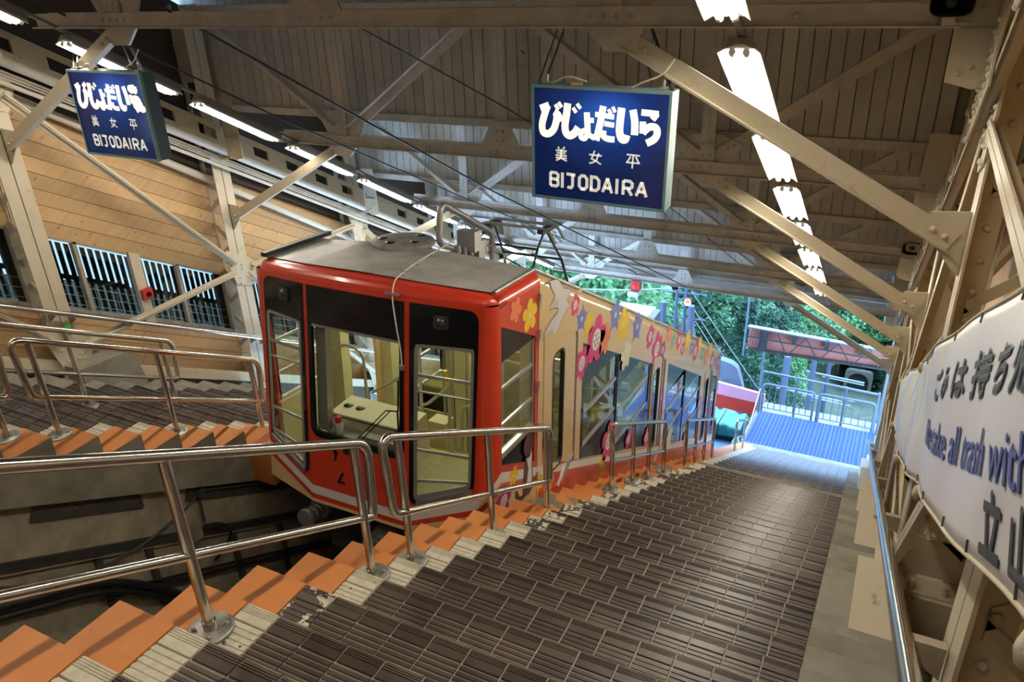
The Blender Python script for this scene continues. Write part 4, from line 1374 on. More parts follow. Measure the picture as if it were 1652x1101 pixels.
for s in (-1, 1):
    corner_strip(red, s, S['wt'][0], SIDE0['wt'], ZT, ZT)
    corner_strip(wht, s, S['wb'][0], SIDE0['wb'], S['wt'][0], SIDE0['wt'])
    corner_strip(red2, s, S['rb'][0], SIDE0['rb'], S['wb'][0], SIDE0['wb'])
    corner_strip(crm, s, S['bot'][0], SIDE0['bot'], S['rb'][0], SIDE0['rb'])
B(red, 'front_panel', RED); B(wht, 'front_white_stripe', TWHITE); B(red2, 'front_red_stripe', RED); B(crm, 'front_skirt', TCREAM)
# roof: red brow over the front, cream edges along the sides, grey top
def roof_ring(y, z, inset=0.0, n=6, yfun=None):
    pts = []
    for i in range(n + 1):
        a = math.pi / 2 * i / n
        pts.append((H - .10 + .10 * math.cos(a), z - .10 + .10 * math.sin(a)))
    pts = pts + [(H * .5, z + .035), (0, z + .045)]
    full = pts + [(-x, zz) for x, zz in reversed(pts[:-1])]
    return full
def front_y(x):
    x = abs(x)
    if x < .455: return -.15
    if x < 1.02: return -.15 + (x - .455) * .2326
    return -.0186 + (x - 1.02) * 1.2
brow = MB()
base = roof_ring(0, .765)
rings = []
for i in range(7):                      # bull-nose from the top of the front face to the roof
    a = math.pi / 2 * i / 6
    rings.append([V((x * (1 - .0), front_y(x) + RK * ZT + .10 * (1 - math.cos(a)), ZT + (max(zz, ZT) - ZT) * math.sin(a) if zz > ZT else zz)) for x, zz in base])
rings.append([V((x, .13, zz)) for x, zz in base])
rings.append([V((x, .79, zz)) for x, zz in base])
n = len(base)
vs = [p for r in rings for p in r]
for i in range(len(rings) - 1):
    brow.add(vs[i * n:(i + 2) * n], [(k, k + 1, n + k + 1, n + k) for k in range(n - 1)], True)
B(brow, 'roof_brow', RED)
edge = MB()
r0 = [V((x, .79, zz)) for x, zz in base]
r1 = [V((x, LEN_ - .1, zz - SL * (LEN_ - .1 - .79))) for x, zz in base]
r2 = [V((x * .97, LEN_, zz - SL * (LEN_ - .1 - .79) - .14)) for x, zz in base]
for a, b in ((r0, r1), (r1, r2)):
    edge.add(a + b, [(k, k + 1, n + k + 1, n + k) for k in range(n - 1)], True)
B(edge, 'roof_edge', TCREAM)
rt = MB()
xs = [-1.02, -.55, 0, .55, 1.02]
zc = lambda x: .05 * (1 - (x / 1.02) ** 2)
for ya, yb in ((None, .80), (.80, LEN_ - .1)):
    vs = []
    for x in xs:
        y0 = (front_y(x) + RK * ZT + .105) if ya is None else ya
        for y in (y0, yb):
            vs.append(V((x, y, .772 + zc(x) - SL * (max(y, .80) - .80))))
    rt.add(vs, [(2 * i, 2 * i + 1, 2 * i + 3, 2 * i + 2) for i in range(4)], False)
B(rt, 'roof_top', TROOF)
gr = MB()
for s in (-1, 1):
    pts = [(s * 1.035, front_y(1.02) + .17, .772), (s * 1.035, .80, .772), (s * 1.035, LEN_ - .1, .772 - SL * (LEN_ - .9))]
    gr.tube(pts, .018, 6)
B(gr, 'rain_gutter', ZINC)
# sides
FSD = {1: lambda a, b, u: V((H + u, a, b)), -1: lambda a, b, u: V((-H - u, a, b))}
wt = lambda y: -.590 - .455 * y
zb = lambda y: -1.12 - .45 * y
SW = [(.135, -.59), (.715, -.855), (.715, .262), (.135, .533)]
D1 = rrect(1.045, -1.16, 1.305, -.02, .10)
def para(dy, dz):
    return [(1.745 + dy, -1.375 + dz), (4.10 + dy, -2.415 + dz), (4.10 + dy, -1.285 + dz), (1.745 + dy, -.165 + dz)]
P2 = 3.10; PZ = -1.40
D2 = rrect(4.16, -2.55, 4.42, -1.42, .10)
D3 = rrect(7.26, -3.95, 7.52, -2.82, .10)
W3 = [(7.85, -4.10), (8.30, -4.30), (8.30, -3.15), (7.85, -2.95)]
W2 = [(4.845, -2.775), (6.95, -3.71), (6.95, -2.60), (4.845, -1.565)]
for s in (1, -1):
    F = FSD[s]
    m = MB(); m.prism([[(.12, wt(.12)), (.77, wt(.77)), (.77, .67), (.12, .67)], SW], F, -.03, 0); B(m, 'front_side_panel', RED)
    m = MB()
    m.prism([[(.77, wt(.77)), (LEN_, wt(LEN_)), (LEN_, zr(LEN_) - .10), (.79, .665), (.77, .67)], D1 if s > 0 else [(.90, wt(.90) + .02), (1.53, wt(1.53) + .02), (1.53, .0), (.90, .2)], para(0, 0), D2, W2, D3, W3], F, -.03, 0)
    B(m, 'side_panel', TCREAM)
    w_ = MB(); w_.prism([(.12, wt(.12) - .092), (.77, wt(.77) - .085), (LEN_, wt(LEN_) - .055), (LEN_, wt(LEN_)), (.77, wt(.77)), (.12, wt(.12))], F, -.03, .001); B(w_, 'white_stripe', TWHITE)
    r_ = MB(); r_.prism([(.12, wt(.12) - .15), (.80, wt(.80) - .14), (.80, wt(.80) - .084), (.12, wt(.12) - .092)], F, -.03, .0005)
    r_.prism([(.80, zb(.80)), (LEN_, zb(LEN_)), (LEN_, wt(LEN_) - .055), (.80, wt(.80) - .084)], F, -.03, .0005); B(r_, 'skirt', RED)
    c_ = MB(); c_.prism([(.12, zb(.12)), (.80, zb(.80)), (.80, wt(.80) - .14), (.12, wt(.12) - .15)], F, -.03, 0); B(c_, 'corner_skirt', TCREAM)
    # front side window: glossy black surround, glass, sloping silver sill
    g = MB()
    g.prism([SW, [(.160, -.495), (.160, .245), (.690, .245), (.690, -.495)]], F, -.028, -.012); sw = B(g, 'side_window_surround', TBLACK)
    m = MB(); m.prism([(.150, -.505), (.700, -.505), (.700, .262), (.150, .262)], F, -.026, -.020); B(m, 'glass', GLASS, parent=sw)
    m = MB()
    for z in (.03, -.27): m.prism([(.15, z - .012), (.70, z - .012), (.70, z + .012), (.15, z + .012)], F, -.03, -.012)
    m.prism([(.15, -.545), (.70, -.545), (.70, -.495), (.15, -.495)], F, -.035, -.004); m.prism([(.69, -.5), (.71, -.5), (.71, .25), (.69, .25)], F, -.028, -.008); B(m, 'window_bar', TSILV, parent=sw)
    # long windows
    for dy, dz, out in ((0, 0, para(0, 0)), (P2, PZ, W2)):
        o = lambda a, b: (a + dy, b + dz)
        h1 = [o(1.84, -1.28), o(2.755, -1.28), o(2.755, -.70), o(2.72, -.64), o(1.84, -.64)]
        if dy == 0: h2 = [o(2.84, -1.75), o(4.02, -1.75), o(4.02, -1.28), o(3.60, -1.06), o(2.84, -1.06)]
        else: h2 = [o(2.84, -1.75), o(3.80, -1.75), o(3.80, -1.19), o(3.55, -1.06), o(2.84, -1.06)]
        g = MB(); g.prism([out, h1, h2], F, -.028, -.010); sw = B(g, 'long_window_surround', TBLACK)
        m = MB(); m.prism([h1, ], F, -.024, -.018); m.prism([h2], F, -.024, -.018); B(m, 'glass', GLASS, parent=sw)
        m = MB()
        for a, b, z in ((1.84, 2.76, -1.28), (2.84, 3.95, -1.75), (1.84, 2.76, -.93), (2.84, 3.95, -1.38)):
            A, Bz = o(a, z); C, _ = o(b, z)
            m.prism([(A, Bz - .016), (C, Bz - .016), (C, Bz + .016), (A, Bz + .016)], F, -.035, -.008)
        B(m, 'window_bar', TSILV, parent=sw)
        m = MB(); a0 = o(2.785, -.68); a1 = o(2.815, -1.86)
        m.prism([(a0[0], a0[1]), (a0[0], a1[1]), (a1[0], a1[1]), (a1[0], a0[1])], F, -.02, -.004); B(m, 'mullion', RUBBER, parent=sw)
    g = MB(); g.prism([W3, [(7.88, -3.95), (8.27, -4.10), (8.27, -3.35), (7.88, -3.35)]], F, -.028, -.010); e3 = B(g, 'end_window_surround', TBLACK)
    m = MB(); m.prism([[(7.88, -3.95), (8.27, -4.10), (8.27, -3.35), (7.88, -3.35)]], F, -.024, -.018); B(m, 'glass', GLASS, parent=e3)
    # doors
    for (y0, dz, dw, slot) in ((.875, 0, D1, 1.555), (3.99 + .0, -1.40, D2, 4.53), (7.09, -2.80, D3, 7.66)):
        if s < 0 and slot < 2: continue      # the far door stands open
        yA, yB = (y0, y0 + .67) if slot < 2 else (y0 + .14, y0 + .50)
        zt_ = lambda y: .225 + dz - .30 * (y - y0)
        zbm = wt(yA) - .12
        dp = [(yA, wt(yA) + .012), (yB, wt(yB) + .012), (yB, zt_(yB)), (yA, zt_(yA))]
        big = [(p.x, p.y) for p in fillet([V((a, b, 0)) for a, b in dp], .07, 4, True)]
        m = MB(); m.prism([big, dw], F, 0, .007); d = B(m, 'door', TCREAM)
        m = MB(); m.prism([dw, rpoly([(dw[0][0], 0)] and [(min(p[0] for p in dw) + .018, min(p[1] for p in dw) + .018), (max(p[0] for p in dw) - .018, min(p[1] for p in dw) + .018), (max(p[0] for p in dw) - .018, max(p[1] for p in dw) - .018), (min(p[0] for p in dw) + .018, max(p[1] for p in dw) - .018)], .085, 5)], F, -.03, .009); B(m, 'window_seal', RUBBER, parent=d)
        m = MB(); m.prism([dw], F, -.016, -.010); B(m, 'glass', GLASS, parent=d)
        m = MB(); m.prism([(slot, wt(slot) + .01), (slot + .05, wt(slot) - .01), (slot + .05, zt_(slot) - .04), (slot, zt_(slot))], F, 0, .004); B(m, 'door_slot', pmat('door_slot_brown', (.16, .085, .05), .5) if 'door_slot_brown' not in MATS else MATS['door_slot_brown'], parent=d)
        if slot > 2:
            m = MB(); m.prism([(slot + .10, wt(slot) - .03), (slot + .17, wt(slot) - .06), (slot + .17, zt_(slot) - .12), (slot + .10, zt_(slot) - .08)], F, 0, .004); B(m, 'door_slot', MATS['door_slot_brown'], parent=d)
        m = MB()
        for q in (0, .07):
            m.prism([(yA + .35 + q, wt(yA) - .30 - .12), (yA + .62 + q, wt(yA) - .12 - .12), (yA + .62 + q, wt(yA) - .09 - .12), (yA + .35 + q, wt(yA) - .27 - .12)], F, .0, .012)
        B(m, 'door_step_strip', TSILV, parent=d)
    # hinges of the front panel
    hg, = [MB()]
    for z in (.55, .26, -.18, -.56, -1.02):
        hg.prism(rpoly([(.735, z - .035), (.765, z - .045), (.79, z + .03), (.755, z + .05)], .012), F, 0, .022)
        hg.prism(rpoly([(.745, z - .065), (.768, z - .07), (.768, z - .02), (.745, z - .02)], .008), F, 0, .014)
    B(hg, 'hinge', TSILV)
    m = MB(); m.prism([(.768, zb(.77)), (.774, zb(.77)), (.774, .66), (.768, .66)], F, 0, .001); B(m, 'panel_joint', TBLACK)
# back end and floor
m = MB(); zz = -SL * (LEN_ - .9)
m.box((-H, LEN_ - .03, zb(LEN_)), (H, LEN_, zb(LEN_) + .9)); m.box((-H, LEN_ - .03, zr(LEN_) - .35), (H, LEN_, zr(LEN_) - .1))
for x in (-H, -.4, .34, H - .1): m.box((x, LEN_ - .03, zb(LEN_)), (x + .1, LEN_, zr(LEN_) - .1))
B(m, 'rear_wall', RED)
# front windows
def front_window(k, outer, glass, name):
    F = FS[k]
    m = MB(); m.prism([outer, glass], F, -.022, .006); w = B(m, name, TBLACK)
    return w, F
oc = hole_c
gc = [(p.x, p.y) for p in fillet([V((-.405, .395, 0)), V((-.405, -.495, 0)), V((.405, -.495, 0)), V((.405, .395, 0))], .07, 5)]
gc[0] = (-.405, .395); gc[-1] = (.405, .395)
w, F = front_window('c', oc, gc, 'centre_windscreen')
m = MB(); m.prism([gc], F, -.010, -.004); B(m, 'glass', GLASS, parent=w)
m = MB(); m.prism([(-.40, .405), (.40, .405), (.40, .66), (-.40, .66)], F, .0062, .0085); B(m, 'destination_panel', TBLACK, parent=w)
m = MB(); m.prism([(-.405, .37), (.405, .37), (.405, .395), (-.405, .395)], F, -.016, .002); m.prism([(-.395, -.49), (-.30, -.49), (-.30, .39), (-.395, .39)], F, -.10, -.03); B(m, 'inner_post', TGREY, parent=w)
m = MB()
for q in (0, .035): m.bar(FC(-.07 + q, -.565, .03), FC(.30 + q, -.16, .03), .008, .008)
m.bar(FC(.30, -.16, .03), FC(.41, -.14, .03), .008, .008); m.bar(FC(.405, -.14, .03), FC(.415, -.45, .02), .014, .010); m.box((-.10, -.245, -.60), (-.02, -.19, -.54)); m.bar(FC(.405, .10, .02), FC(.41, -.14, .03), .010, .010)
B(m, 'wiper', TBLACK, parent=w)
gs = [(.525, .385), (.525, -.862), (.955, -.705), (.955, .385)]
gs = [(p.x, p.y) for p in fillet([V((a, b, 0)) for a, b in gs], .05, 4)]
for k in 'lr':
    w, F = front_window(k, hole_s, gs, 'side_windscreen')
    m = MB(); m.prism([gs], F, -.010, -.004); B(m, 'glass', GLASS, parent=w)
    m = MB(); m.prism([(.505, .40), (.965, .40), (.965, .60), (.93, .645), (.505, .665)], F, .0062, .0085); B(m, 'lamp_panel', TBLACK, parent=w)
    m = MB()
    inner = rpoly([(.548, .365), (.548, -.815), (.94, -.675), (.94, .365)], .03)
    m.prism([rpoly([(.522, .388), (.522, -.868), (.96, -.708), (.96, .388)], .05), inner], F, -.004, .010)
    for z0, z1, d in ((.155, .13, .011), (.03, -.0, .006), (-.435, -.45, .010), (-.69, -.655, .010)):
        m.prism([(.54, z0 - d), (.945, z1 - d), (.945, z1 + d), (.54, z0 + d)], F, -.003, .012)
    B(m, 'sliding_sash', TGREY, parent=w)
    m = MB(); m.prism([(.54, -.90), (.97, -.735), (.97, -.70), (.54, -.865)], F, .006, .016); B(m, 'sill_strip', TSILV, parent=w)
    # headlamp behind the dark glass
    m = MB(); m.prism(rrect(.645, .50, .79, .63, .025), F, .009, .016); hl = B(m, 'headlamp', TBLACK, parent=w)
    m = MB(); m.prism(rrect(.662, .515, .773, .615, .02), F, .0162, .018); m.dome(F(.715, .565, .018), (0, -1, 0), .035, .02, 12); B(m, 'headlamp_lens', pmat('lens_dark', (.10, .10, .10), .15, .6) if 'lens_dark' not in MATS else MATS['lens_dark'], parent=w)
# lettering left of the middle on the red front (partly hidden by the rail)
text_mesh('front_lettering', '1号', .15, lambda u, v, t: FC(-.185 + u, -.80 + v, t), TBLACK, None, .002, .002) if False else None
m = MB(); m.prism([(-.245, -.615), (-.205, -.60), (-.185, -.64), (-.2, -.70), (-.225, -.72), (-.215, -.66)], FC, .0, .002); m.prism([(-.20, -.90), (-.12, -.90), (-.12, -.88), (-.165, -.88), (-.125, -.80), (-.15, -.80), (-.195, -.885)], FC, .0, .002); m.cur = 0
B(m, 'front_lettering', TBLACK)
# roof kit: round vent, white cable with clips, grab handle, black left trim
v_ = MB(); v_.lathe(V((-.20, .86, .80)), [(.24, 0), (.265, .01), (.27, .028), (.255, .048), (.16, .062), (0, .066)], 32); vent = B(v_, 'roof_vent', pmat('vent_grey', (.27, .255, .225), .6, dirt=(.14, .13, .11), dscale=14))
v2 = MB()
for a in (-150, -95, -20, 60): v2.lathe(V((-.20 + .165 * math.cos(R_(a)), .86 + .165 * math.sin(R_(a)), .8635)), [(.040, -.01), (.040, .001), (0, .001)], 12)
B(v2, 'vent_hole', TBLACK, parent=vent)
v3 = MB(); v3.lathe(V((-.20, .86, .775)), [(.235, 0), (.235, .03)], 24); B(v3, 'vent_neck', BLACKST, parent=vent)
wc = MB(); wc.tube(fillet([V((.18, 1.10, .86)), V((.20, 1.0, .85)), V((.235, .68, .845)), V((.25, .52, .845)), V((.29, .28, .845)), V((.325, .08, .84)), V((.345, -.06, .82)), V((.375, -.135, .72)), V((.405, -.145, .5)), V((.425, -.135, .33)), V((.437, -.15, .22))], .06, 4), .0055, 8); B(wc, 'roof_cable', pmat('cable_white', (.75, .74, .70), .4))
ck = MB()
for y, x in ((.62, .24), (.36, .28), (.10, .32)): ck.box((x - .06, y - .015, .80), (x + .06, y + .015, .812)); ck.box((x - .01, y - .012, .81), (x + .01, y + .012, .845))
ck.box((.30, -.13, .735), (.42, -.10, .75)); ck.box((.42, -.165, .185), (.452, -.14, .22)); B(ck, 'cable_clip', TSILV)
for x, y in ((.70, .86), (.55, 1.02)):
    hd = MB(); hd.tube(fillet([V((x - .05, y, .78)), V((x - .05, y, .845)), V((x + .05, y, .845)), V((x + .05, y, .78))], .02), .006, 6); B(hd, 'grab_handle', TSILV)
tr_ = MB(); tr_.bar((-1.03, .10, .80), (-1.03, .92, .80), .05, .035); B(tr_, 'roof_trim_strip', BLACKST)
# bent-pipe guard, arrester boxes and pantograph on the sloping roof
zs = lambda y: .80 - SL * (y - .8)
pg = MB()
x0 = .06
pg.tube(fillet([V((x0, 1.72, zs(1.72) + .13)), V((x0, 1.00, zs(1.0) + .10)), V((x0, 1.05, zs(1.05) + .46)), V((x0, 1.95, zs(1.95) + .42)), V((x0, 1.95, zs(1.95)))], .09, 6), .028, 10)
B(pg, 'pipe_guard', ZINC)
bx = MB(); bx.box((.0, 1.40, zs(1.4) + .12), (.18, 1.52, zs(1.4) + .30)); bx.box((.02, 1.55, zs(1.5) + .06), (.14, 1.68, zs(1.5) + .22)); bx.box((-.05, 1.1, zs(1.2) + .02), (.05, 1.95, zs(1.6) + .08))
for i in range(5): bx.cyl((.10, 1.25 + .11 * i, zs(1.3 + .1 * i) + .02), (.10, 1.25 + .11 * i, zs(1.3 + .1 * i) + .17), .022, 8)
B(bx, 'arrester_box', ZINC)
pa = MB()
PX, yb1, yb2, yt = .17, 1.85, 2.75, 2.30
for sx_ in (-1, 1):
    x, x9, x8 = PX + sx_ * .36, PX + sx_ * .33, PX + sx_ * .28
    pa.tube([(x, yb1, zs(yb1) + .08), (x9, 2.02, zs(2.02) + .32)], .014, 8); pa.tube([(x9, 2.02, zs(2.02) + .32), (x8, yt, zs(yt) + .58)], .011, 8)
    pa.tube([(x, yb2, zs(yb2) + .08), (x9, 2.60, zs(2.60) + .34)], .014, 8); pa.tube([(x9, 2.60, zs(2.60) + .34), (x8, yt, zs(yt) + .58)], .011, 8)
    pa.tube([(x, yb1 - .1, zs(yb1 - .1) + .07), (x, yb2 + .1, zs(yb2 + .1) + .07)], .016, 8)
for y, h in ((2.02, .32), (2.60, .34)): pa.tube([(PX - .33, y, zs(y) + h), (PX + .33, y, zs(y) + h)], .012, 8)
pa.tube([(PX - .33, 2.02, zs(2.02) + .32), (PX + .33, 1.85, zs(1.85) + .08)], .008, 6)
pan = B(pa, 'pantograph_frame', BLACKST)
for y in (yt - .10, yt + .10):
    ph = MB(); ph.tube(fillet([V((PX - .44, y, zs(yt) + .47)), V((PX - .36, y, zs(yt) + .60)), V((PX + .36, y, zs(yt) + .60)), V((PX + .44, y, zs(yt) + .47))], .10, 6), .015, 8); B(ph, 'contact_bow', ZINC, parent=pan)
for x in (PX - .28, PX + .28):
    ph = MB(); ph.box((x - .03, yt - .12, zs(yt) + .55), (x + .03, yt + .12, zs(yt) + .59)); B(ph, 'bow_clamp', BLACKST, parent=pan)
for x in (PX - .36, PX + .36):
    for y in (yb1, yb2):
        ins = MB()
        for q in range(3): ins.cyl((x, y, zs(y) - .02 + .03 * q), (x, y, zs(y) + .0 + .03 * q), .035 - .012 * (q % 2), 10)
        B(ins, 'insulator', TWHITE, parent=pan)
# interior: stepped floor, benches, poles, console
fl = MB()
fl.prism([(-1.05, .10), (-.44, -.13), (.44, -.13), (1.05, .10), (1.05, .80), (-1.05, .80)], lambda a, b, u: V((a, b, u)), -1.10, -1.05)
for y0, y1, z in ((.80, 1.72, -1.50), (1.72, 2.80, -1.68), (2.80, 3.95, -2.25), (3.95, 4.85, -2.85), (4.85, 5.9, -3.32), (5.9, 7.0, -3.8), (7.0, LEN_ - .05, -4.3)):
    fl.box((-H + .03, y0, z - .06), (H - .03, y1, z)); fl.box((-H + .03, y0, z - .02), (H - .03, y0 + .02, z + .46))
B(fl, 'floor', INFLOOR)
ye = MB()
for y, z in ((.80, -1.05), (1.72, -1.50), (2.80, -1.68), (3.95, -2.25)): ye.box((.0, y - .03, z - .03), (H - .04, y, z + .006))
B(ye, 'step_edge', YELLOW)
inn = MB()
for s in (-1, 1):
    for y0, y1, zt_, zbm in ((.76, .88, .68, -1.2), (1.60, 1.74, .35, -1.6), (4.02, 4.15, -.75, -2.9)):
        inn = MB(); inn.box((s * (H - .16), y0, zbm), (s * (H - .031), y1, zt_)); B(inn, 'inner_pillar', INCREAM)
for bx_ in (((-.16, 1.55, -1.5), (-.04, 1.67, .40)), ((-.03, 1.57, -1.5), (.0, 1.65, .40)), ((-1.05, .74, -1.05), (-.86, .86, .60))):
    inn = MB(); inn.box(*bx_); B(inn, 'inner_pillar', INCREAM)
ceil_ = MB()
for y0, y1 in ((.14, .79),): ceil_.box((-H + .05, y0, .62), (H - .05, y1, .64))
ceil_.hexa([V(q) for q in ((-1.04, .79, .60), (1.04, .79, .60), (1.04, LEN_ - .1, .60 - SL * 7.53), (-1.04, LEN_ - .1, .60 - SL * 7.53), (-1.04, .79, .62), (1.04, .79, .62), (1.04, LEN_ - .1, .62 - SL * 7.53), (-1.04, LEN_ - .1, .62 - SL * 7.53))])
B(ceil_, 'inner_ceiling', INCREAM)
for x in (-.45, .45):
    m = MB(); m.box((x - .06, .25, .60), (x + .06, .72, .618))
    for y0 in (1.2, 2.4, 3.6, 4.8, 6.0, 7.1):
        f_ = lambda y: .585 - SL * (y - .79)
        m.hexa([V(q) for q in ((x - .06, y0, f_(y0)), (x + .06, y0, f_(y0)), (x + .06, y0 + .7, f_(y0 + .7)), (x - .06, y0 + .7, f_(y0 + .7)), (x - .06, y0, f_(y0) + .012), (x + .06, y0, f_(y0) + .012), (x + .06, y0 + .7, f_(y0 + .7) + .012), (x - .06, y0 + .7, f_(y0 + .7) + .012))])
    B(m, 'added_car_lamp', ADDLAMP)
def bench(y, z, x0, x1):
    m = MB()
    m.prism(rpoly([(y - .46, z + .32), (y - .02, z + .30), (y - .02, z + .42), (y - .46, z + .43)], .04), lambda a, b, u: V((u, a, b)), x0, x1)
    m.prism(rpoly([(y - .06, z + .36), (y + .02, z + .36), (y + .09, z + .95), (y + .01, z + .97)], .03), lambda a, b, u: V((u, a, b)), x0, x1)
    o = B(m, 'bench_seat', OLIVE)
    k = MB(); k.box((x0 + .04, y - .40, z), (x1 - .04, y - .05, z + .31)); B(k, 'seat_base', TBLACK, parent=o)
    h = MB(); h.tube(fillet([V((x0 + .02, y + .05, z + .55)), V((x0 + .02, y + .08, z + 1.06)), V((x1 - .3, y + .08, z + 1.06)), V((x1 - .3, y + .05, z + .9))], .06), .012, 8); B(h, 'seat_handrail', TSILV, parent=o)
for y, z in ((2.18, -1.68), (2.75, -1.68), (3.40, -2.25), (3.90, -2.25), (5.40, -3.32), (6.5, -3.8)):
    bench(y, z, -.28, 1.03)
    if y > 2.5: bench(y, z, -1.03, -.55)
pl_ = MB()
for x, y, z0, z1 in ((.25, .78, -1.05, .62), (-.04, .78, -1.05, .62), (-.28, 1.70, -1.5, .25), (.30, 1.70, -1.5, .25), (-.28, 2.8, -1.95, -.25)):
    pl_.cyl((x, y, z0), (x, y, z1), .016, 10)
for pts in ([(-1.0, .62, -.28), (-.72, .62, -.10), (-.52, .62, -.14), (-.50, .62, -1.05)], [(-.28, 1.0, -1.5), (-.28, 1.0, -.62), (-.28, 1.55, -.62), (-.28, 1.55, -1.5)], [(.25, .78, -.38), (.02, .78, -.60), (-.04, .78, -.62)], [(-.62, .85, -.65), (-.28, .85, -.42), (-.04, .85, -.36)], [(.30, .9, -1.05), (.30, .9, -.62), (.52, .9, -.55), (.58, .9, -.75), (.58, .9, -1.1)]):
    pl_.tube(fillet(pts, .08), .014, 8)
B(pl_, 'grab_pole', TSILV)
ys = MB(); ys.cyl((.252, .765, -.36), (.24, .755, -.22), .02, 8); B(ys, 'pole_grip', YELLOW)
cs = MB(); cs.hexa([V(q) for q in ((-.42, .02, -.80), (.33, .02, -.80), (.33, .34, -.80), (-.42, .34, -.80), (-.42, .02, -.43), (.33, .02, -.43), (.33, .30, -.40), (-.42, .30, -.40))]); cns = B(cs, 'driver_console', pmat('console_cream', (.62, .60, .42), .5))
ch = MB()
for x in (-.34, -.22): ch.lathe(V((x, .16, -.4145)), [(.042, 0), (.042, .002), (0, .002)], 14)
for x in (-.17, -.02, .13): ch.box((x, .015, -.56), (x + .06, .02, -.54)); ch.box((x, .015, -.585), (x + .06, .02, -.575))
ch.box((-.42, .012, -.452), (.33, .018, -.446)); B(ch, 'console_opening', TBLACK, parent=cns)
db = MB(); db.box((-.02, .84, -1.5), (.16, 1.0, -.80)); db.box((-.25, .50, -1.05), (.0, .70, -.74)); B(db, 'equipment_cabinet', INCREAM)
sb = MB(); sb.box((-.44, -.14, -.56), (.44, .02, -.54)); sb.box((-.05, -.10, -.54), (.30, -.02, -.50)); B(sb, 'dashboard_shelf', TGREY)
# side inner walls below the windows
iw = MB()
for s in (-1, 1):
    iw.hexa([V((s * x, y, z)) for x, y, z in ((1.03, .1, -1.1), (1.068, .1, -1.1), (1.068, .76, -1.1), (1.03, .76, -1.1), (1.03, .1, -.52), (1.068, .1, -.52), (1.068, .76, -.52), (1.03, .76, -.52))])
    iw.hexa([V((s * x, y, z)) for x, y, z in ((1.03, 1.7, -1.9), (1.068, 1.7, -1.9), (1.068, LEN_ - .1, -5.0), (1.03, LEN_ - .1, -5.0), (1.03, 1.7, -1.36), (1.068, 1.7, -1.36), (1.068, LEN_ - .1, -4.42), (1.03, LEN_ - .1, -4.42))])
B(iw, 'inner_wall', INCREAM)
# underframe and buffers
uf = MB()
uf.hexa([V(q) for q in ((-.95, .12, -1.55), (.95, .12, -1.55), (.95, LEN_ - .2, -5.3), (-.95, LEN_ - .2, -5.3), (-.95, .02, -1.14), (.95, .02, -1.14), (.95, LEN_ - .2, -4.7), (-.95, LEN_ - .2, -4.7))])
uf.box((-.8, .3, -2.05), (-.35, .8, -1.5)); uf.box((.2, .3, -2.05), (.7, .8, -1.5)); B(uf, 'underframe', BLACKST)
for x, z in ((-.62, -1.40), (.02, -1.52)):
    bf = MB(); bf.cyl((x, -.20, z), (x, -.17, z), .085, 24); bf.cyl((x, -.17, z), (x, .0, z), .052, 16)
    for q in range(3): bf.cyl((x, -.15 + .05 * q, z), (x, -.13 + .05 * q, z), .066, 16)
    bf.cyl((x, -.01, z), (x, .2, z), .10, 16); B(bf, 'buffer', ZINC)
ax = MB()
for y in (1.2, 6.6):
    for x in (-.58, .47): ax.cyl((x - .04, y, -1.95 - SL * y), (x + .04, y, -1.95 - SL * y), .30, 24)
B(ax, 'wheel', BLACKST)

# things standing on the shelf behind the windscreen
def bottle(x, lab, bodym, capm, spray=False):
    p = TM @ V((x, -.085, -.54)); p = p + V((-3.47, 4.17, -1.455))
    t = thing('spray_bottle' if spray else 'bottle', lab, 'bottle', p, TM, 'bottles behind the windscreen')
    m = MB(); m.lathe(V((0, 0, 0)), [(0, 0), (.034, .002), (.036, .02), (.036, .08), (.030, .105), (.014, .125), (.014, .135)], 14); m.build('body', bodym, t, local=True)
    m = MB()
    if spray:
        m.lathe(V((0, 0, 0)), [(.016, .132), (.016, .15), (0, .15)], 10); m.box((-.05, -.012, .15), (.025, .012, .172)); m.box((-.04, -.006, .12), (-.033, .006, .15))
    else:
        m.lathe(V((0, 0, 0)), [(.030, .105), (.030, .15), (.026, .155), (0, .155)], 14)
    m.build('cap', capm, t, local=True)
BW = pmat('bottle_white', (.62, .64, .62), .4); BR = pmat('bottle_red', (.5, .02, .02), .4); BY = pmat('bottle_yellow', (.8, .55, .02), .4)
bottle(-.335, 'white trigger spray bottle behind the windscreen, leftmost', BW, BW, True)
bottle(-.255, 'white bottle with a red cap behind the windscreen', BW, BR)
bottle(.365, 'bottle with a yellow cap behind the windscreen, right end', BW, BY)

# ------------------------------------------------------------------ decals on the side: flat print, laid a hair off the panel
DM = {'pink': pmat('decal_pink', (.62, .035, .17), .4), 'yellow': pmat('decal_yellow', (.83, .55, .02), .4), 'blue': pmat('decal_blue', (.17, .20, .55), .4), 'coral': pmat('decal_coral', (.80, .22, .10), .4), 'white': pmat('decal_white', (.76, .74, .71), .4), 'dot': pmat('decal_black', (.012, .011, .012), .4), 'bird': pmat('decal_bird', (.63, .60, .56), .4), 'brown': pmat('decal_brown', (.075, .025, .022), .4), 'pale': pmat('decal_pale_yellow', (.75, .72, .52), .4), 'green': pmat('decal_green', (.25, .42, .25), .4), 'purple': pmat('decal_purple', (.33, .02, .20), .4)}
def decal(polys, name='flower_decal', lift=.002, side=1):
    """polys: list of (outline in y,z ; material key), later ones on top"""
    mb = MB(); keys = []
    for i, (pts, k) in enumerate(polys):
        if k not in keys: keys.append(k)
        mb.cur = keys.index(k)
        tri = tessellate_polygon([[V((a, b, 0)) for a, b in pts]])
        mb.add([V((side * (H + lift + .0004 * i), a, b)) for a, b in pts], [tuple(t) for t in tri])
    return B(mb, name, [DM[k] for k in keys])
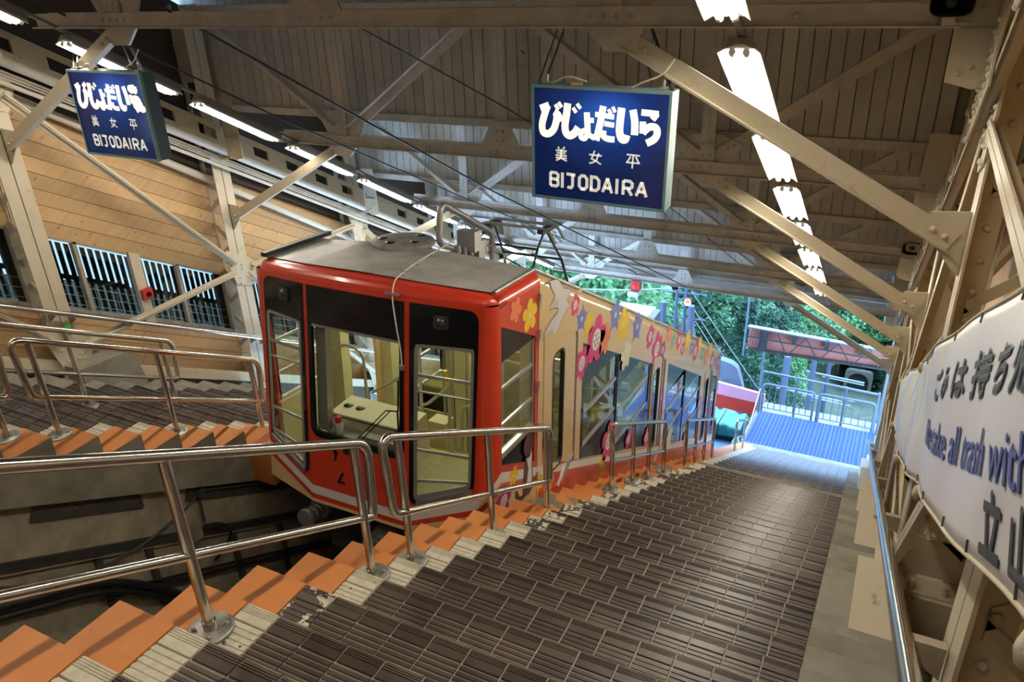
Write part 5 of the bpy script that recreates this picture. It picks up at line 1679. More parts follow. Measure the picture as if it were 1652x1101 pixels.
def petals(y, z, r, n, a0=90, inner=.55, lobes=.5, pts=10):
    out = []
    for i in range(n * pts):
        t = i / pts
        q = abs(math.cos(math.pi * (t - round(t) + .0)))
        rad = r * (inner + (1 - inner) * q ** lobes)
        a = R_(a0) - 2 * math.pi * t / n
        out.append((y + rad * math.cos(a), z + rad * math.sin(a)))
    return out
def star(y, z, r, n, a0=90, inner=.4):
    out = []
    for i in range(2 * n):
        rad = r if i % 2 == 0 else r * inner
        a = R_(a0) - math.pi * i / n
        out.append((y + rad * math.cos(a), z + rad * math.sin(a)))
    return out
def circ(y, z, r, n=12, sy=1.0): return [(y + sy * r * math.cos(2 * math.pi * k / n), z + r * math.sin(2 * math.pi * k / n)) for k in range(n)]
def plum(y, z, r, key='pink', a0=90, dots=True):
    L_ = [(petals(y, z, r, 5, a0, .62, .6), key), (circ(y, z, r * .44, 16), 'white')]
    if dots:
        L_ += [(circ(y + r * .24 * math.cos(R_(a)), z + r * .24 * math.sin(R_(a)), r * .055, 6), 'dot') for a in range(0, 360, 60)]
        L_ += [(circ(y, z, r * .06, 6), 'dot')]
    decal(L_)
def butter(y, z, r, key='yellow', a0=90, mid='pale'):
    decal([(petals(y, z, r, 5, a0, .55, .7), key), (star(y, z, r * .32, 5, a0, .25), mid)])
def gentian(y, z, r, key='blue', a0=80):
    decal([(star(y, z, r, 5, a0, .42), key), (petals(y, z, r * .62, 5, a0 + 36, .7, 1), key), (circ(y, z, r * .16, 8), 'pale')])
butter(.606, .47, .135); butter(.365, .585, .10, 'coral', 60, 'coral')
plum(1.517, .27, .10); gentian(1.68, .09, .15); butter(1.85, -.02, .115)
plum(2.08, -.25, .245, a0=75); plum(1.72, -.36, .165, a0=60)
butter(2.32, -.33, .17, 'coral', 70, 'coral'); gentian(2.60, -.17, .21); butter(2.87, -.37, .20); gentian(3.36, -.55, .21)
butter(3.02, -.77, .17, 'pale', 90, 'yellow'); plum(3.90, -.86, .15); plum(4.22, -1.13, .22); plum(4.50, -1.25, .12, 'purple', 60)
plum(2.60, -1.60, .23, a0=80); plum(3.30, -1.92, .12); gentian(1.43, -.56, .13)
plum(4.06, -2.27, .14); butter(2.40, -1.81, .12, 'yellow', 40)
for i, (y, z, r, k) in enumerate(((4.75, -1.12, .12, 'coral'), (5.0, -1.30, .13, 'green'), (5.3, -1.40, .14, 'pink'), (5.55, -1.62, .10, 'pink'), (5.8, -1.58, .16, 'yellow'), (6.1, -1.80, .15, 'blue'), (6.35, -1.95, .17, 'pink'), (6.6, -1.92, .13, 'yellow'), (6.9, -2.2, .17, 'green'), (7.15, -2.35, .16, 'coral'), (7.4, -2.32, .14, 'yellow'), (7.65, -2.6, .16, 'pink'), (7.95, -2.75, .15, 'blue'), (8.2, -2.85, .14, 'pink'), (4.62, -1.95, .12, 'pink'), (7.0, -3.1, .13, 'pink'), (5.2, -2.85, .16, 'pale'), (6.2, -3.35, .14, 'coral'), (7.8, -3.6, .12, 'purple'), (8.25, -3.05, .12, 'coral'))):
    if k in ('pink', 'purple'): plum(y, z, r, k, 70 + 13 * i, True)
    elif k in ('blue', 'green'): gentian(y, z, r, k, 60 + 17 * i)
    else: butter(y, z, r, k, 50 + 21 * i)
butter(.335, -.79, .085, 'yellow', 70, 'white'); butter(.825, -1.13, .085, 'yellow', 100, 'white'); plum(.165, -.92, .13, 'purple', 80); butter(1.06, -1.23, .10, 'coral', 60, 'coral')
bird = [(.828, .745), (.966, .677), (1.118, .614), (1.218, .529), (1.246, .498), (1.355, .466), (1.422, .418), (1.359, .403), (1.307, .378), (1.382, .34), (1.395, .291), (1.349, .298), (1.304, .281), (1.235, .243), (1.194, .205), (1.144, .162), (1.075, .148), (1.009, .119), (.925, .138), (.866, .177), (.872, .226), (.928, .257), (.984, .289), (1.05, .304), (1.118, .319), (1.15, .352), (1.132, .369), (1.046, .392), (.971, .398), (1.002, .435), (1.043, .458), (1.074, .491), (1.039, .53), (.995, .578), (.969, .628), (.902, .688)]
bird = [(a, min(b, .64)) for a, b in bird]
cxb, czb = 1.12, .38
def grow(pts, d):
    out = []
    for i, (a, b) in enumerate(pts):
        p, q = pts[i - 1], pts[(i + 1) % len(pts)]
        dx, dz = q[0] - p[0], q[1] - p[1]; l = math.hypot(dx, dz) or 1
        out.append((a - dz / l * d, b + dx / l * d))
    return out
ln = lambda pts, w: [(a, b + w) for a, b in pts] + [(a, b - w) for a, b in reversed(pts)]
decal([(grow(bird, .007), 'dot'), (bird, 'bird'), (circ(1.355, .335, .009, 8), 'dot'), ([(1.385, .312), (1.405, .262), (1.372, .295)], 'yellow'),
       ([(1.13, .16), (1.20, .13), (1.19, .10), (1.15, .115), (1.12, .09), (1.11, .12)], 'yellow')] +
      [(ln([(.885 + .03 * i, .165 - .005 * i), (.96 + .03 * i, .225 - .005 * i)], .003), 'dot') for i in range(4)] + [(ln([(1.02 + .03 * i, .40 - .004 * i), (1.06 + .03 * i, .47 - .01 * i)], .003), 'dot') for i in range(4)], 'bird_decal')
# brown and white stoat on the corner skirt
decal([(circ(.60, -.64, .105, 18, .85), 'brown'), ([(.545, -.74), (.66, -.77), (.70, -1.08), (.62, -1.12), (.50, -1.06), (.51, -.86)], 'brown'), ([(.555, -.73), (.575, -.76), (.61, -.765), (.645, -.745), (.655, -.69), (.665, -.77), (.655, -.86), (.67, -1.0), (.635, -1.07), (.60, -1.04), (.575, -.98), (.60, -.86)], 'white'), (circ(.555, -1.05, .055, 12), 'brown'),
       ([(.50, -1.06), (.44, -1.04), (.40, -.97), (.37, -.94), (.365, -1.0), (.41, -1.08), (.47, -1.10), (.54, -1.10)], 'brown'), (circ(.565, -.70, .010, 6), 'dot'), (circ(.645, -.665, .010, 6), 'dot')], 'stoat_decal', .003)
# ------------------------------------------------------------------ foot of the stairs, outside
RAMPB = pmat('ramp_blue', (.032, .062, .150), .7, spec=.12, dirt=(.027, .053, .13), dscale=1.2)
RAMPR = pmat('ramp_rib_highlight', (.14, .16, .18), .35)  # paler than the sheet: highlights along the ribs put into their colour
rd = V((0, .9896, -.1437)); rn = V((0, .1437, .9896)); r0 = V((0, 15.16, -8.44))
rp = lambda a, b, u: V((a, 0, 0)) + r0 + rd * b + rn * u
t = thing('blue_ramp', 'blue ribbed sheet ramp at the bottom of the stairs, in front of the gates', 'ramp', r0 + V((-1, 0, 0)))
MB().prism([(-2.26, 0), (.34, 0), (.34, 2.0), (-2.26, 2.0)], rp, -.05, 0).build('sheet', RAMPB, t)
x = -2.24
q = 0
while x < .33:
    m = MB(); m.prism([(-.0045 if q % 4 else -.007, 0), (.0045 if q % 4 else .007, 0), (.003, .010), (-.003, .010)], lambda a, b, u: rp(x + a, u, b), 0, 2.0)
    m.build('rib', RAMPR, t)
    x += (.082, .082, .070, .100)[q % 4]; q += 1
m = MB(); m.prism([(-2.3, -.22), (.34, -.22), (.34, .02), (-2.3, .02)], rp, -.06, .012); m.build('sill_strip', CONC, t)
m = MB(); m.tube([rp(-2.30, -.02, .04), rp(-2.30, 1.0, .10), V((-2.29, 17.1, -8.1))], .012, 6); props(m.build('guide_rope', pmat('rope_pale', (.7, .68, .45), .7)), 'pale yellow cord along the left edge of the blue ramp', 'rope')
m = MB(); m.box((-2.4, 15.0, -9.6), (.6, 18.0, -8.95)); m.build('floor_landing', CONC, kind='structure')
BLUEST = pmat('bluish_steel', (.13, .165, .205), .45, .3)
def gate(x0, x1, lab, z0=-8.80, z1=-8.02, y=17.25):
    t = thing('barrier_gate', lab, 'gate', (x0, y, z0), group='barred gates at the end of the ramp')
    m = MB(); m.tube(fillet([V((x0, y, z0)), V((x0, y, z1)), V((x1, y, z1)), V((x1, y, z0))], .10, 6), .026, 10); m.tube([(x0, y, z0 + .12), (x1, y, z0 + .12)], .014, 8); m.build('frame', BLUEST, t)
    n = 8
    for i in range(1, n):
        xx = x0 + (x1 - x0) * i / n
        m = MB(); m.tube([(xx, y, z0 + .12), (xx, y, z1)], .009, 6); m.build('bar', BLUEST, t)
gate(-2.24, -1.08, 'left barred gate with rounded corners at the end of the blue ramp')
gate(-.97, .25, 'right barred gate with rounded corners at the end of the blue ramp')
t = thing('guard_rail', 'long bluish guard pipe above the barred gates', 'railing', (-1, 17.4, -8.8))
m = MB(); m.tube([(-2.32, 17.4, -7.78), (.30, 17.4, -7.85)], .03, 10); m.build('top_pipe', BLUEST, t)
for xx in (-2.32, -1.5, -.95, -.42, .28):
    m = MB(); m.tube([(xx, 17.4, -9.0), (xx, 17.4, -7.8)], .028, 10); m.build('post', BLUEST, t)
# red girder across the gate
RG = pmat('girder_red', (.46, .165, .12), .6, dirt=(.34, .12, .09), dscale=3)
t = thing('gantry_girder', 'dull red footbridge girder with zigzag bars crossing above the gates', 'girder', (-1.2, 17.6, -6.9))
G = lambda a, b, u: V((a, 17.6 + u, b))
MB().prism([(-2.78, -7.30), (.34, -7.23), (.34, -6.80), (-2.78, -6.72)], G, 0, .06).build('panel', RG, t)
m = MB(); m.bar((-2.80, 17.55, -6.72), (.36, 17.55, -6.80), .12, .03); m.build('top_flange', BLUEST, t)
m = MB(); m.bar((-2.80, 17.55, -7.31), (.36, 17.55, -7.24), .12, .04); m.build('bottom_flange', BLACKST, t)
m = MB(); m.bar((-2.78, 17.48, -6.95), (.34, 17.48, -7.02), .02, .03); m.build('middle_bar', BLACKST, t)
zz = [(-2.1, -6.75), (-1.85, -7.30), (-1.45, -6.76), (-1.15, -7.29), (-.75, -6.77), (-.42, -7.28), (-.08, -6.79), (.18, -7.26), (.33, -6.95)]
for a, b in zip(zz, zz[1:]):
    m = MB(); m.bar((a[0], 17.47, a[1]), (b[0], 17.47, b[1]), .02, .022); m.build('zigzag_bar', BLACKST, t)
for xx in (-2.42, -1.72, -1.0, -.28):
    m = MB(); w = .09 if xx < -2 else .05
    m.box((xx - w, 17.50, -7.28 if xx < -2 else -6.98), (xx + w, 17.58, -6.74)); m.build('stiffener', BLACKST, t)
for q in range(4):
    m = MB(); m.bar((-2.74 + .07 * q, 17.49, -7.27), (-2.68 + .07 * q, 17.49, -6.74), .012, .012); m.build('zigzag_bar', BLACKST, t)
props(MB().tube([(-2.78, 17.2, -5.5), (-2.80, 17.2, -7.35)], .022, 8).build('drain_pipe', BLUEST), 'thin dark drainpipe dropping from the eave to the left end of the girder', 'pipe')
props(MB().tube([(-2.36, 17.5, -7.3), (-2.36, 17.5, -9.0)], .03, 8).build('gantry_post', BLUEST), 'slim post under the left end of the red girder', 'post')
m = MB(); m.tube([(.115, 14.55, -3.9), (.115, 14.55, -5.05)], .05, 10); props(m.build('drain_pipe', ZINC), 'grey downpipe under the eave beside the right columns', 'pipe')
m = MB(); m.box((.34, 17.45, -9.0), (.50, 17.65, -5.6)); props(m.build('gantry_post', BLUEST), 'bluish post carrying the right end of the red girder', 'post')
# barrier and covered things beside the track
PINK = pmat('barrier_pink', (.62, .28, .36), .5); BRED = pmat('barrier_red', (.50, .04, .025), .5)
t = thing('striped_barrier', 'pink and red barrier board beyond the cable car', 'barrier', (-2.8, 17.9, -9.2))
m = MB(); m.hexa([V(p) for p in ((-3.75, 17.9, -8.92), (-2.27, 17.9, -8.98), (-2.27, 17.98, -8.98), (-3.75, 17.98, -8.92), (-3.75, 17.9, -8.56), (-2.27, 17.9, -8.70), (-2.27, 17.98, -8.70), (-3.75, 17.98, -8.56))]); m.build('pink_board', PINK, t)
m = MB(); m.box((-3.75, 17.91, -9.35), (-2.40, 17.97, -8.90)); m.build('red_board', BRED, t)
TARP = pmat('tarp_green', (.02, .21, .17), .45)
t = thing('covered_box', 'dark box under a draped green tarpaulin beyond the cable car end', 'covered box', (-2.75, 15.6, -9))
m = MB(); m.hexa([V(p) for p in ((-3.5, 15.4, -8.75), (-2.42, 15.4, -8.85), (-2.42, 16.0, -8.9), (-3.5, 16.0, -8.8), (-3.5, 15.4, -8.20), (-2.42, 15.4, -8.28), (-2.42, 16.0, -8.3), (-3.5, 16.0, -8.2))]); m.build('box', pmat('dark_green_box', (.008, .035, .03), .5), t)
m = MB(); nx, ny = 24, 12
vs = []
for i in range(nx + 1):
    for j in range(ny + 1):
        a, b = i / nx, j / ny
        xx = -3.55 + 1.17 * a
        if b < .5: yy, zz_ = 15.36 - .02, -8.42 + (b / .5) * .26
        else: yy, zz_ = 15.36 + (b - .5) * 1.4, -8.16
        fold = .035 * math.sin(a * 17 + 3 * b) + .02 * math.sin(a * 31 + b * 9)
        vs.append(V((xx, yy - abs(fold) - .02, zz_ - .08 * a + fold * .7)))
m.add(vs, [(i * (ny + 1) + j, (i + 1) * (ny + 1) + j, (i + 1) * (ny + 1) + j + 1, i * (ny + 1) + j + 1) for i in range(nx) for j in range(ny)], True)
tp = m.build('tarpaulin', TARP, t); tp.modifiers.new('t', 'SOLIDIFY').thickness = .006
m = MB(); m.tube([(-2.9, 15.30, -8.62), (-2.86, 15.28, -8.15), (-2.8, 15.8, -8.08)], .012, 6); m.build('strap', RUBBER, t)
t = thing('covered_post', 'narrow post under a pale green cover beside the short handrail', 'covered post', (-2.38, 14.9, -8.8))
m = MB(); m.lathe(V((-2.36, 14.8, -8.75)), [(.13, 0), (.12, .3), (.09, .5), (.04, .62), (0, .64)], 10); m.build('cover', pmat('tarp_pale', (.18, .42, .36), .5), t)
m = MB(); m.box((-2.5, 14.7, -9.1), (-2.24, 14.95, -8.7)); m.build('base', BLACKST, t)
BL = pmat('blue_walkway', (.10, .17, .34), .6, dirt=(.07, .11, .22), dscale=3)
m = MB(); m.hexa([V(p) for p in ((-5.2, 12.7, -8.65), (-2.33, 12.7, -8.65), (-2.33, 15.6, -9.25), (-5.2, 15.6, -9.25), (-5.2, 12.7, -7.85), (-2.33, 12.7, -7.85), (-2.33, 15.6, -8.72), (-5.2, 15.6, -8.72))]); props(m.build('walkway_slab', BL), 'blue-grey slab of walkway below the end of the cable car', 'walkway')
RK_ = pmat('grey_rock', (.10, .12, .16), .9, dirt=(.06, .07, .095), dscale=2, bump=.8, bscale=4)
m = MB(); n = 20
prof = [(-5.2, -12), (-2.8, -12), (-3.02, -9.9), (-3.2, -9.3), (-3.32, -8.95), (-3.6, -8.84), (-4.0, -8.82), (-5.2, -8.9)]
m.prism(rpoly(prof, .15, 3), G, 2.0, 2.25); props(m.build('retaining_wall', RK_), 'rounded grey concrete block behind the pink barrier', 'wall')
# signal lamps, pole, white box
t = thing('signal_lamp', 'red signal lamp hanging under the eave against the trees', 'signal lamp', (-4.60, 14.3, -4.75))
m = MB(); m.box((-4.70, 14.25, -4.80), (-4.50, 14.4, -4.60)); m.build('lamp_box', BRED, t)
m = MB(); m.lathe(V((-4.60, 14.25, -4.70)), [(0, .03), (.06, .02), (.07, 0)], 14, M=Matrix.Rotation(R_(90), 4, 'X')); m.build('red_lens', emat('red_lens', (.9, .03, .03), .9), t)
m = MB(); m.box((-4.74, 14.2, -4.93), (-4.52, 14.42, -4.82)); m.build('base', HOOD, t)
m = MB(); m.tube(fillet([(-4.6, 14.35, -4.6), (-4.62, 14.35, -4.45), (-4.8, 14.4, -4.42)], .05), .012, 6); m.build('bracket', BLACKST, t)
t = thing('pendant_lamp', 'orange-white lamp hanging on a wire in front of the pole', 'lamp', (-4.2, 17, -6.1))
m = MB(); m.lathe(V((-4.22, 17.2, -6.20)), [(0, -.07), (.06, -.05), (.085, 0), (.09, .02)], 14); m.build('bulb', emat('bulb_glow', (1, .86, .72), 1.0), t)
m = MB(); m.lathe(V((-4.22, 17.2, -6.18)), [(.09, 0), (.06, .07), (.02, .10), (0, .11)], 14); m.build('shade', emat('orange_shade', (.8, .12, .04), .3), t)
cable([(-4.22, 17.2, -6.08), (-3.7, 16.0, -4.9), (-3.3, 14.4, -4.3)], .010, 'wire that carries the orange-white lamp')
horn((-3.83, 14.5, -4.72), 'black horn speaker hanging under the eave beside the lattice pole', .55)
t = thing('lattice_pole', 'dark lattice pole with insulators beyond the roof edge', 'pole', (-5.3, 21, -15))
m = MB()
for dx in (-.16, .16): m.tube([(-5.35 + dx, 21, -16), (-5.35 + dx * .8, 21, -6.8)], .05, 8)
for i in range(22): m.bar((-5.52, 21, -15.5 + .4 * i), (-5.18, 21, -15.3 + .4 * i), .05, .03)
m.build('mast', pmat('pole_dark', (.05, .06, .09), .6), t)
m = MB()
for z in (-7.2, -7.6, -8.4): m.tube([(-5.9, 21, z), (-4.6, 21, z + .05)], .03, 6)
for x_ in (-5.85, -5.0): m.tube([(x_, 20.9, -7.9), (x_, 20.9, -8.9)], .10, 8)
m.build('cross_arm', MATS['pole_dark'], t)
t = thing('white_cabinet', 'white box with a dark framed end beyond the cable car roof', 'cabinet', (-6.2, 18, -7))
m = MB(); m.box((-6.3, 17.6, -7.75), (-5.35, 18.4, -6.98)); m.build('body', HOOD, t)
m = MB(); m.box((-5.34, 17.6, -7.35), (-5.15, 18.2, -6.95)); m.build('dark_frame', BLACKST, t)
for i, (a, b, lab) in enumerate((((-8.5, 17.5, -6.5), (-4.9, 21, -7.3), 'pale cable sagging to the lattice pole'), ((-5.2, 21, -7.3), (-1.0, 30, -19), 'upper pale wire running from the pole down the valley'), ((-5.2, 21, -7.7), (-1.5, 30, -19.5), 'second pale wire running from the pole down the valley'), ((-4.9, 21, -8.4), (-1.2, 30, -20.2), 'third pale wire running from the pole down the valley'), ((-4.9, 21, -8.9), (-1.0, 30, -20.9), 'lowest pale wire running from the pole down the valley'))):
    a, b = V(a), V(b)
    cable([a.lerp(b, f) + V((0, 0, -.5 * f * (1 - f))) for f in (0, .25, .5, .75, 1)], .016, lab, pmat('wire_pale', (.28, .34, .36), .6) if 'wire_pale' not in MATS else MATS['wire_pale'])
PARM = pmat('cross_arm_grey', (.22, .26, .28), .6)
PBLUE = pmat('pole_bluegrey', (.09, .115, .17), .7)
for x_, y_, zt_, lab, th in ((-3.0, 29, -13.0, 'thick bluish utility pole behind the left gate', .14), (-2.35, 34, -14.6, 'second bluish utility pole with cross arms behind the gates', .12), (-2.4, 48, -22, 'third utility pole farther down the track', .13)):
    t = thing('utility_pole', lab, 'utility pole', (x_, y_, zt_ - 8), group='utility poles along the track')
    m = MB(); m.cyl((x_, y_, zt_ - 9), (x_, y_, zt_), th, 12); m.build('pole', PBLUE, t)
    m = MB()
    for q, w in ((.9, 2.2), (2.2, 1.8)):
        m.bar((x_ - .3, y_, zt_ - q - .6), (x_ + w, y_, zt_ - q - .7), .05, .06)
        for k in range(5): m.bar((x_ + k * w / 5, y_, zt_ - q - .6), (x_ + k * w / 5, y_, zt_ - q - 1.0), .04, .04)
    m.build('cross_arm', PARM, t)

# ------------------------------------------------------------------ valley
def zt_track(y):
    return zn(y) - 1.8 if y < 60 else zn(60) - 1.8 - .485 * (y - 60)
def smooth(a): a = max(0, min(1, a)); return a * a * (3 - 2 * a)
def ground(x, y):
    z = zt_track(y) - .1
    l = max(0, -x - 5.6) ; r = max(0, x - .9 - .02 * y)
    z += .62 * l * smooth((y - 17 - max(0, l - 6) * 1.6) / 9) + .55 * r + .9 * math.sin(x * .35 + y * .13) * smooth((l + r) / 6) * .8
    if y > 130: z += .9 * (y - 130) * smooth((abs(x + 2.2) - 4) / 8 + (y - 185) / 30)
    return z
gm = NT('valley_ground')
v = gm.coords('World')
gm.col(gm.ramp(gm.noise(v, .8, 8, .7), [(.3, (.025, .045, .02)), (.5, (.07, .09, .045)), (.62, (.15, .15, .11)), (.8, (.06, .09, .04))]))
gm.b.inputs['Roughness'].default_value = .95
gm.bump(gm.noise(v, 1.6, 8, .7), .9, .4)
m = MB()
xs = [-90, -70, -52, -40, -30, -23, -18, -14, -11, -9, -7.5, -6.4, -5.6, -4.6, -3.5, -2.4, -1.4, -.4, .5, 1.5, 2.5, 4, 6, 9, 13, 18, 25, 35, 50, 70]
ys = [15.2 + 1.6 * i for i in range(12)] + [36 + 4 * i for i in range(14)] + [95 + 10 * i for i in range(22)]
vs = [V((x, y, ground(x, y))) for y in ys for x in xs]
nx = len(xs)
m.add(vs, [(j * nx + i, j * nx + i + 1, (j + 1) * nx + i + 1, (j + 1) * nx + i) for j in range(len(ys) - 1) for i in range(nx - 1)], True)
m.build('hillside', gm.m, kind='structure')
# stepped kerb wall and path beside the lower track
m = MB(); sheared(m, -1.7, -1.3, 18.5, 58, -1.95, -1.2); props(m.build('kerb_wall', CONC), 'low concrete kerb wall running down beside the open track', 'wall')
m = MB(); sheared(m, -1.3, .6, 18.5, 58, -2.0, -1.72); props(m.build('gravel_path', pmat('path_grey', (.30, .34, .38), .9, dirt=(.18, .2, .22), dscale=5)), 'bluish gravel strip running downhill beyond the gates', 'path')
t = thing('tunnel_portal', 'dark arched tunnel mouth far down the track', 'tunnel', (-2.1, 170, -88))
T_ = lambda a, b, u: V((-2.1 + a, 170 + u, -89.2 + b))
archp = [(2.2 * math.cos(R_(a)), 2.6 + 2.2 * math.sin(R_(a))) for a in range(0, 181, 15)]
MB().prism([rpoly([(-2.9, -1), (2.9, -1), (2.9, 5.4), (-2.9, 5.4)], 1.2), [(-2.2, -.9)] + list(reversed(archp)) + [(2.2, -.9)]], T_, 0, 1.2).build('portal_wall', CONC, t)
MB().prism([(-2.2, -.9), (2.2, -.9)] + archp, T_, .8, 1.4).build('mouth_shade', BLACKST, t)  # black slab fills the arch in place of the tunnel's unlit depth

# ------------------------------------------------------------------ trees
def leaf_mat(name, c1, c2):
    s = NT(name)
    oi = s.n('ObjectInfo')
    n_ = s.noise(s.coords('World'), .55, 4, .6)
    c = s.ramp(n_, [(.3, c1), (.7, c2)])
    h = s.n('HueSaturation')
    mr = s.n('MapRange'); mr.inputs['To Min'].default_value = .75; mr.inputs['To Max'].default_value = 1.3
    s.l(oi.outputs['Random'], mr.inputs[0]); s.l(mr.outputs[0], h.inputs['Value']); s.l(c, h.inputs['Color'])
    s.col(h.outputs[0])
    s.b.inputs['Roughness'].default_value = .5
    tl = s.n('BsdfTranslucent'); s.l(h.outputs[0], tl.inputs[0])
    mx = s.n('MixShader'); mx.inputs[0].default_value = .35
    s.l(s.b.outputs[0], mx.inputs[1]); s.l(tl.outputs[0], mx.inputs[2]); s.l(mx.outputs[0], s.out.inputs[0])
    return s.m
LEAF = [leaf_mat('leaf_bright', (.075, .21, .075), (.17, .34, .125)), leaf_mat('leaf_mid', (.045, .135, .055), (.10, .24, .10)), leaf_mat('leaf_dark', (.014, .05, .028), (.04, .11, .05))]
BARK = pmat('bark', (.16, .15, .13), .9, dirt=(.30, .31, .29), dscale=3, bump=.5, bscale=12)
def leaves_mesh(rng, blobs, per, size, flat=.55):
    mb = MB()
    for (cx, cy, cz, rx, rz) in blobs:
        for _ in range(per):
            while True:
                p = V((rng.uniform(-1, 1), rng.uniform(-1, 1), rng.uniform(-1, 1)))
                if .25 < p.length < 1: break
            p = p.normalized() * (p.length ** .45)
            c = V((cx + p.x * rx, cy + p.y * rx, cz + p.z * rz))
            nrm = V((p.x + rng.gauss(0, .6), p.y + rng.gauss(0, .6), p.z * flat + .5 + rng.gauss(0, .5))).normalized()
            a = nrm.orthogonal().normalized(); b = nrm.cross(a)
            ang = rng.uniform(0, 6.28)
            a, b = a * math.cos(ang) + b * math.sin(ang), b * math.cos(ang) - a * math.sin(ang)
            s_ = size * rng.uniform(.6, 1.3)
            mb.add([c - a * s_, c - b * s_ * .55, c + a * s_, c + b * s_ * .55], [(0, 1, 2, 3)])
    return mb
def make_tree(kind, seed, mat, label):
    rng = random.Random(seed)
    t = thing('tree', label, 'tree', (0, 0, 0))
    tk = MB()
    if kind == 'broad':
        tk.tube([(0, 0, -1), (.1, 0, 2.5), (.0, .1, 5.0)], [.26, .20, .12], 8)
        blobs = []
        for i in range(15):
            a = rng.uniform(0, 6.28); r = rng.uniform(.5, 2.6); z = rng.uniform(3.2, 7.8)
            r *= 1 - max(0, (z - 5.5)) / 4
            blobs.append((r * math.cos(a), r * math.sin(a), z, rng.uniform(.8, 1.4), rng.uniform(.5, .85)))
            if i < 8: tk.tube([(0, 0, 2.2 + .3 * i), (r * .6 * math.cos(a), r * .6 * math.sin(a), z - .5), (r * math.cos(a), r * math.sin(a), z)], [.07, .045, .02], 5)
        lf = leaves_mesh(rng, blobs, 420, .135)
    else:
        tk.tube([(0, 0, -1), (0, 0, 9)], [.2, .03], 8)
        blobs = []
        for i in range(13):
            z = 1.6 + i * .58
            blobs.append((rng.uniform(-.15, .15), rng.uniform(-.15, .15), z, 1.9 * (1 - i / 14.5) + .15, .42))
        lf = leaves_mesh(rng, blobs, 340, .125, .2)
    tk.build('trunk', BARK, t, local=True)
    lf.build('crown', mat, t, local=True)
    return t
protos = {'b0': make_tree('broad', 1, LEAF[0], 'x'), 'b1': make_tree('broad', 2, LEAF[1], 'x'), 'b2': make_tree('broad', 3, LEAF[0], 'x'), 'c0': make_tree('conifer', 4, LEAF[2], 'x'), 'c1': make_tree('conifer', 5, LEAF[1], 'x')}
used = {}
TL = {'b0': 'bright green broadleaf tree', 'b2': 'bright green broadleaf tree', 'b1': 'mid green broadleaf tree', 'c0': 'dark conifer', 'c1': 'green conifer'}
spots = []
rt = random.Random(11)
for row, (y0, xa, xb, n_, sc) in enumerate(((24, -13, -8.5, 3, .95), (30, -21, -8.5, 6, 1.05), (37, -30, -8, 7, 1.15), (46, -36, -7.5, 8, 1.2), (58, -42, -7, 8, 1.3), (74, -46, -7, 8, 1.5), (95, -54, -7, 8, 1.8), (125, -60, -8, 8, 2.4), (165, -66, -12, 7, 3.2), (215, -70, 10, 8, 4.2), (26, 4.5, 9, 2, .8), (36, 4.5, 13, 3, 1.0), (52, 5.5, 17, 4, 1.2), (80, 6.5, 22, 4, 1.6), (120, 6.5, 28, 4, 2.2), (165, 7, 30, 4, 3.0), (184, -9, 10, 7, 2.4), (202, -14, 13, 8, 3.0), (226, -20, 18, 8, 3.6))):
    for i in range(n_):
        x_ = xa + (xb - xa) * (i + rt.uniform(.15, .85)) / n_
        spots.append((x_, y0 + rt.uniform(-2.5, 2.5), sc * rt.uniform(.85, 1.2), row))
spots += [(-6.4, 40, .95, 3), (-5.9, 45, 1.0, 3), (-6.3, 52, 1.1, 3), (-6.1, 60, 1.1, 4), (-7.0, 69, 1.2, 4), (-7.2, 80, 1.4, 5), (-8.6, 92, 1.6, 5)]
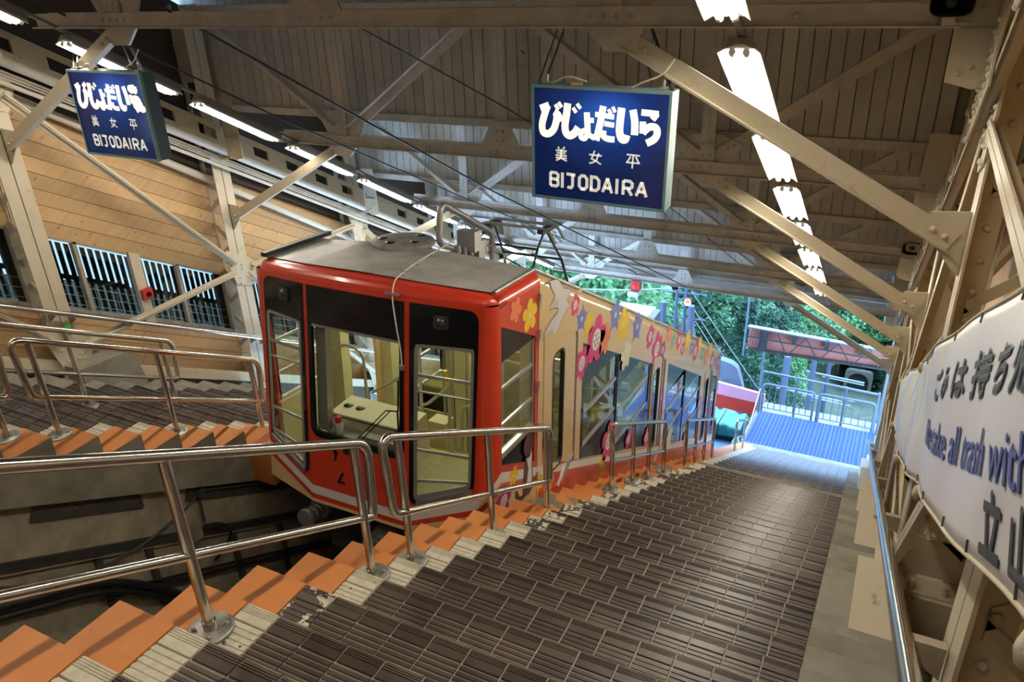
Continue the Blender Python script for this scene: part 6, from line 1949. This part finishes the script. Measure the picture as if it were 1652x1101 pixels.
for i, (x_, y_, s_, row) in enumerate(spots):
    near = x_ > -14 and row < 6 and x_ < 0
    k = rt.choice(['c0', 'c0', 'c1', 'b1', 'b0']) if near and row > 1 else rt.choice(['b0', 'b0', 'b1', 'b2', 'b2', 'c1'])
    o = protos[k] if k not in used else copy_tree(protos[k])
    used[k] = 1
    o.location = (x_, y_, ground(x_, y_) - .3)
    o.rotation_euler = (0, 0, rt.uniform(0, 6.28)); o.scale = (s_, s_, s_)
    side = 'left' if x_ < 0 else 'right'
    dist = 'nearest' if y_ < 33 else ('middle' if y_ < 70 else 'far')
    o['label'] = '%s among the %s trees on the %s slope outside' % (TL[k], dist, side)
    o['group'] = '%ss among the %s trees on the %s slope' % (TL[k], dist, side)
for k in protos:
    if k not in used:
        for ch in list(protos[k].children): bpy.data.objects.remove(ch)
        bpy.data.objects.remove(protos[k])
# low bushes on the banks by the gates
bush = []
def make_bush(seed, mat, lab):
    rng = random.Random(seed)
    t = thing('bush', lab, 'bush', (0, 0, 0))
    bl = [(rng.uniform(-.8, .8), rng.uniform(-.8, .8), rng.uniform(.2, .8), rng.uniform(.4, .7), rng.uniform(.3, .5)) for _ in range(7)]
    leaves_mesh(rng, bl, 220, .085).build('foliage', mat, t, local=True)
    m = MB()
    for b in bl[:4]: m.tube([(0, 0, -.2), (b[0] * .5, b[1] * .5, b[2] * .6), b[:3]], [.03, .02, .008], 5)
    m.build('stem', BARK, t, local=True)
    return t
pb = [make_bush(31, LEAF[0], ''), make_bush(32, LEAF[1], '')]
bspots = [(-4.9, 19.6, .8), (-6.2, 20.5, 1.2), (-5.4, 23, 1.1), (-7.3, 22.5, 1.5), (-4.6, 26, 1.0), (-6.6, 27, 1.5), (-8.5, 21.5, 1.6), (-5.6, 31, 1.3), (-7.6, 34, 1.6), (1.9, 24, .9), (2.4, 29, 1.2), (3.0, 36, 1.4), (2.6, 44, 1.4), (3.6, 52, 1.8), (-6.5, 40, 1.6), (-7, 48, 1.8), (3.8, 64, 2.0), (-9.6, 25, 1.7), (-10.5, 19.5, 1.7), (-12.5, 20.5, 2.0)]
for i, (x_, y_, s_) in enumerate(bspots):
    k = i % 2
    o = pb[k] if i < 2 else copy_tree(pb[k])
    o.location = (x_, y_, ground(x_, y_)); o.rotation_euler = (0, 0, i * 1.3); o.scale = (s_, s_, s_ * .9)
    sd = 'left' if x_ < 0 else 'right'
    o['label'] = '%s leafy bush on the %s bank beside the track outside' % (('bright', 'mid')[k], sd); o['group'] = '%s bushes on the %s bank' % (('bright', 'mid')[k], sd)
